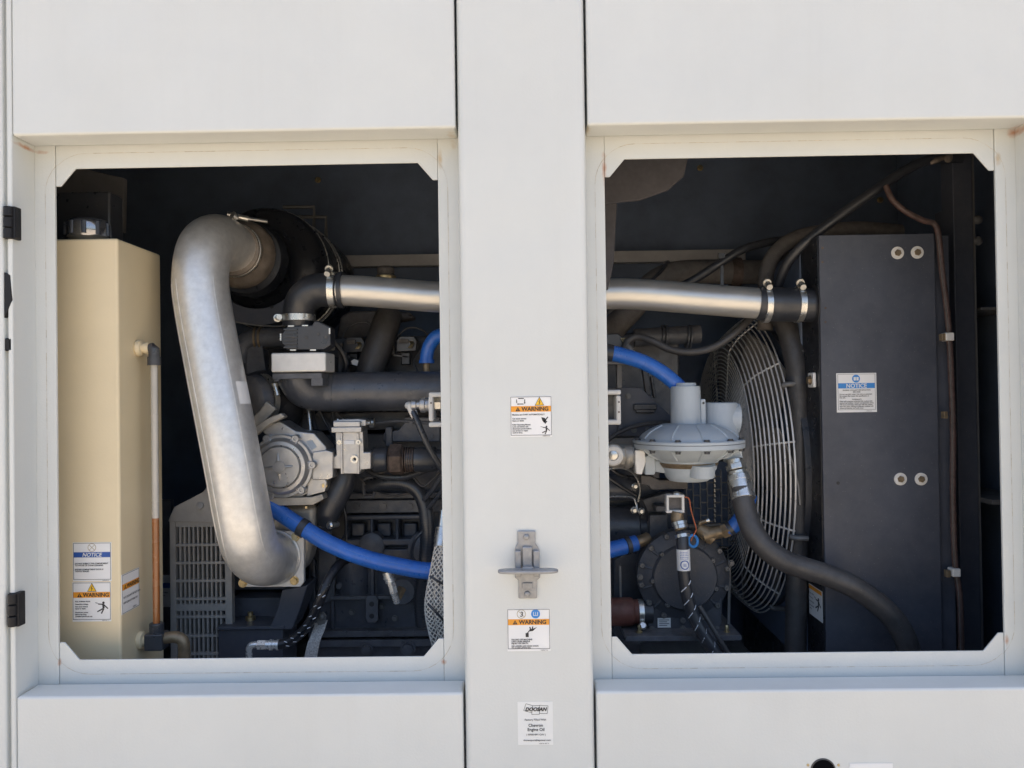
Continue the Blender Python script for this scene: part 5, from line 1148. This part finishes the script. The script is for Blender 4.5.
mb = MB(); mb.cyl(at(580, 488, .62), at(636, 488, .62), .035, n=30); mb.build('solenoid', 'iron', sm, .003)
mb = MB()
for x, y in ((635, 486), (634, 510), (641, 511)): mb.lathe([(.010, 0), (.010, .006), (.006, .008), (.005, .014), (0, .014)], at(x, y, .58), (0, -1, 0), 10)
mb.tube([at(598, 497, .59), at(630, 497, .585), at(636, 503, .58), at(637, 510, .575)], .003, 8); mb.each('terminal', 'zinc', sm)
fw = thing('flywheel_housing', 'black housing plate behind the gear cover', 'housing', at(660, 600, .62))
mb = MB(); mb.pprism([(640, 500), (668, 492), (686, 494), (690, 540), (690, 640), (614, 640), (614, 560), (640, 545)], .62, .66); mb.build('plate', 'iron', fw, .004); mb = MB(); mb.pbox(656, 506, 668, 512, .56, .62); mb.pbox(650, 515, 668, 540, .57, .62); mb.each('boss', 'iron2', fw, .003)

# white square clamp, tagged hose, wire, brass tee
sc_ = thing('square_clamp', 'white painted square clamp block above the tagged hose', 'clamp', at(678, 513, .40))
mb = MB(); frame_px(mb, 666.5, 495, 684.5, 513, 2.6, .40, .425); mb.build('frame', 'whitep', sc_, .0015)
MB().pbox(669, 497.5, 683, 510.5, .412, .42).build('inner_block', 'brownhose', sc_, .001)
mb = MB(); mb.lathe([(.011, 0), (.010, .004), (.005, .008), (0, .009)], at(676.5, 494.6, .412), up, 14); mb.build('top_screw', 'zinc', sc_)
th_ = thing('tagged_hose', 'black hose with a white wrap-round tag hanging in front of the round gear cover', 'hose', at(712, 655, .36))
TH = [(682, 533, .385), (682.5, 545, .375), (683, 560, .37), (684, 575, .37), (687, 595, .37), (693, 615, .37), (703, 634, .365), (716, 655, .36), (722, 672, .36)]
MB().ptube(TH, [6.2, 6, 6, 6, 6.2, 6.4, 6.6, 6.6, 6.6], 18).build('hose', 'rubber', th_)
MB().ptube([(699, 606, .375), (708, 620, .368), (720, 640, .36), (732, 660, .36)], 2.6, 12).build('side_wire', 'rubber2', th_)
mb = MB(); mb.ptube([(678, 512, .40), (677, 518, .40), (679, 524, .395), (681, 530, .39)], [5.6, 6.6, 6.2, 5.6], 16); mb.build('elbow', 'brass', th_)
mb = MB(); a_ = at(684, 540, .378) - at(680, 522, .392)
for (x, y, Y, r) in ((679.3, 523.5, .394, 7.4), (680.4, 527, .391, 7.0), (682.4, 536, .383, 7.2)): mb.band(at(x, y, Y), a_, S(r - 1, Y), .003, .008)
mb.each('crimp', 'zinc', th_)
tg_ = MB(); c0, c1 = at(683, 549, .372), at(683.8, 570, .37); tg_.cyl(c0, c1, S(6.7, .37), n=28); tgo = tg_.build('wrap_tag', 'sticker', th_)
mb = MB(); R0 = S(6.85, .37)
def on_tag(u, v):                           # u: -1..1 across, v: 0..1 along
    a = u * 1.1; q = c0.lerp(c1, v); return q + Vector((math.sin(a) * R0, -math.cos(a) * R0, 0))
for j, v in enumerate((.08, .16, .24, .32, .40)): 
    for i in range(6): u0 = -.6 + i * .2; mb.add([on_tag(u0, v), on_tag(u0 + .14, v), on_tag(u0 + .14, v + .03), on_tag(u0, v + .03)], [(0, 1, 2, 3)])
for k in range(20):
    a, b = 2 * math.pi * k / 20, 2 * math.pi * (k + 1) / 20; f_ = lambda a, r: on_tag(r * math.cos(a), .70 + r * .36 * math.sin(a)); mb.add([f_(a, .62), f_(b, .62), f_(b, .48), f_(a, .48)], [(0, 1, 2, 3)])
for v in (.64, .70, .76): mb.add([on_tag(-.2, v), on_tag(.2, v), on_tag(.2, v + .03), on_tag(-.2, v + .03)], [(0, 1, 2, 3)])
mb.build('print', 'bluei', tgo)
mb = MB(); cv = catmull([at(*q) for q in TH], 8)
for i in range(28, len(cv) - 1, 5):
    d = (cv[i + 1] - cv[i]).normalized(); u = d.cross(Vector((0, -1, 0))).normalized(); r_ = .0153; P = []
    for k in range(7):
        a = rad(-60 + 20 * k); P.append(cv[i] + d * (.004 * k - .01) + (u * math.sin(a) + Vector((0, -1, 0)) * math.cos(a)) * r_)
    mb.tube(P[:3], .0013, 5, 2); mb.tube(P[3:], .0013, 5, 2)
mb.each('tracer', 'dash', th_, touch=False)
mb = MB(); mb.ring(at(693, 541, .40), (.5, -1, .2), .014, .0035, 28); tag(mb.build('blue_ring', 'cyan'), 'small bright blue ring beside the hose crimp', 'ring')
mb = MB(); mb.ptube([(684, 497, .41), (689, 499, .41), (691, 510, .41), (695, 524, .40), (696, 530, .40), (692, 538, .40), (691, 541, .40)], .65, 8); tag(mb.build('orange_wire', 'orangewire'), 'thin orange wire from the square clamp to the blue ring', 'wire')
br = thing('brass_tee', 'weathered brass tee fitting joined to a short blue hose', 'pipe fitting', at(712, 545, .44))
mb = MB(); mb.ptube([(698, 528, .45), (706, 533, .445), (714, 540, .44)], [5, 7.5, 6], 14); mb.ptube([(704, 536, .445), (714, 533, .44), (724, 531, .435)], [8, 7, 6], 14); mb.cyl(at(722, 532, .436), at(729, 529.5, .433), .019, n=6); mb.ptube([(700, 527, .45), (700, 523, .45), (706, 521, .45)], 1.8, 10); mb.build('body', 'brass', br, .001)
mb = MB(); mb.ptube([(726, 531, .434), (733, 527, .43), (740, 519, .43), (746, 508, .44), (750, 495, .45)], [6, 7, 7.4, 7.4, 7.4], 18); mb.build('hose', 'blue', br)
mb = MB(); mb.band(at(730.5, 528.8, .432), at(735, 525, .43) - at(726, 531, .434), S(7, .43), .0018, .010); mb.build('clamp', 'plastic', br)
MB().ptube([(706, 521, .45), (709, 520, .45)], [2.4, 2.8], 12).build('valve_cap', 'zinc', br)

# ------------------------------------------------------------------ small pipework, wires and fixings of the engine bay
def small(name, label, cat, runs, rpx, m, extra=None, group=None):
    mb = MB()
    for r_ in runs: mb.ptube(r_, rpx, 10)
    root = thing(name, label, cat, at(*runs[0][0]), group); mb.each('run', m, root, touch=False)
    if extra:
        for nm, mm, b in extra: b.each(nm, mm, root)
    return root
cb = MB()
for x, y, Y in ((372, 423, .585), (352, 428, .60)): cb.band(at(x, y, Y), (1, 0, 0), .010, .004, .012)
small('injector_rail', 'thin dusty tubes running under the fat black intake pipe', 'tube', [[(330, 404, .63), (345, 420, .62), (372, 423, .60), (400, 421, .60), (440, 424, .60)], [(318, 412, .62), (332, 430, .62), (336, 446, .60)]], 1.7, 'iron2', [('saddle_clip', 'zinc', cb)])
small('knock_sensor_wires', 'pair of thin wires crossing the engine side below the union', 'wire', [[(378, 474, .56), (394, 470, .555), (410, 474, .55), (422, 486, .55), (432, 480, .55), (446, 466, .55)], [(360, 478, .58), (372, 490, .59), (392, 496, .60), (412, 494, .59), (424, 510, .58)]], 1.3, 'rubber2')
eb = MB()
for x, y in ((320, 560), (320, 588), (352, 575), (382, 606), (352, 612), (430, 612), (395, 618)): eb.hexbolt(at(x, y, .658), (0, -1, 0), .0065, .008)
eb.each('case_stud', 'grey_iron', eng)
eb = MB()
for x in (358, 384, 410): eb.pbox(x - 7, 523, x + 7, 537, .672, .70)
eb.each('pocket_floor', 'iron', eng, .006, 3)
eb = MB()
for x, y, r in ((352, 565, .013), (340, 585, .010)): eb.lathe([(r, 0), (r, -.012), (r * .7, -.016), (0, -.016)], at(x, y, .655), (0, 1, 0), 18)
eb.each('plug', 'iron2', eng)
eb = MB(); eb.pprism([(386, 551), (405, 551), (408, 566), (402, 574), (386, 574)], .645, .66); eb.build('cast_pad', 'iron2', eng, .004)
eb = MB(); eb.pprism([(318, 545), (330, 540), (336, 556), (334, 600), (318, 606)], .64, .66); eb.build('timing_flange', 'iron2', eng, .003)
# brackets and tubes behind the throttle
kb2 = MB(); kb2.pprism([(248, 345), (262, 345), (266, 372), (256, 380), (246, 372)], .64, .65); kb2.pprism([(338, 352), (346, 352), (349, 373), (338, 373)], .66, .67)
r_ = thing('throttle_bracket', 'dark sheet brackets either side of the pale spacer block', 'bracket', at(300, 380, .64)); kb2.each('plate', 'iron2', r_, .002)
small('breather_hose', 'thin black hose curving from the throttle behind the fat intake pipe', 'hose', [[(332, 340, .60), (342, 352, .62), (346, 366, .63), (340, 380, .64)], [(318, 398, .60), (312, 412, .60), (316, 430, .58)]], 2.6, 'rubber')
small('coil_wires', 'loose thin wires looping above the ignition coils', 'wire', [[(342, 338, .70), (350, 326, .70), (366, 322, .70), (376, 330, .70)], [(398, 336, .70), (408, 328, .70), (422, 330, .70), (434, 342, .68)], [(420, 352, .68), (414, 362, .67), (418, 372, .66)]], 1.0, 'plastic')
# right hand clutter
small('harness_branch', 'black harness branch hanging behind the left edge of the right opening', 'wiring loom', [[(602, 462, .55), (618, 474, .56), (634, 478, .58), (650, 476, .60)], [(602, 474, .55), (620, 486, .56), (640, 500, .58), (648, 520, .60)]], 2.0, 'plastic')
small('bypass_tube', 'thin bright tube bending round the starter motor end', 'tube', [[(604, 470, .54), (622, 468, .54), (634, 474, .55), (640, 488, .56), (638, 502, .57)]], 1.1, 'zinc')
gb_ = MB()
for x, y in ((648, 430), (664, 430), (604, 430), (628, 396), (634, 430)): gb_.hexbolt(at(x, y, .60), (0, -1, 0), .006, .007)
for o_ in [o for o in bpy.data.objects if o.name == 'gusset_bracket']: gb_.each('bracket_bolt', 'grey_iron', o_)
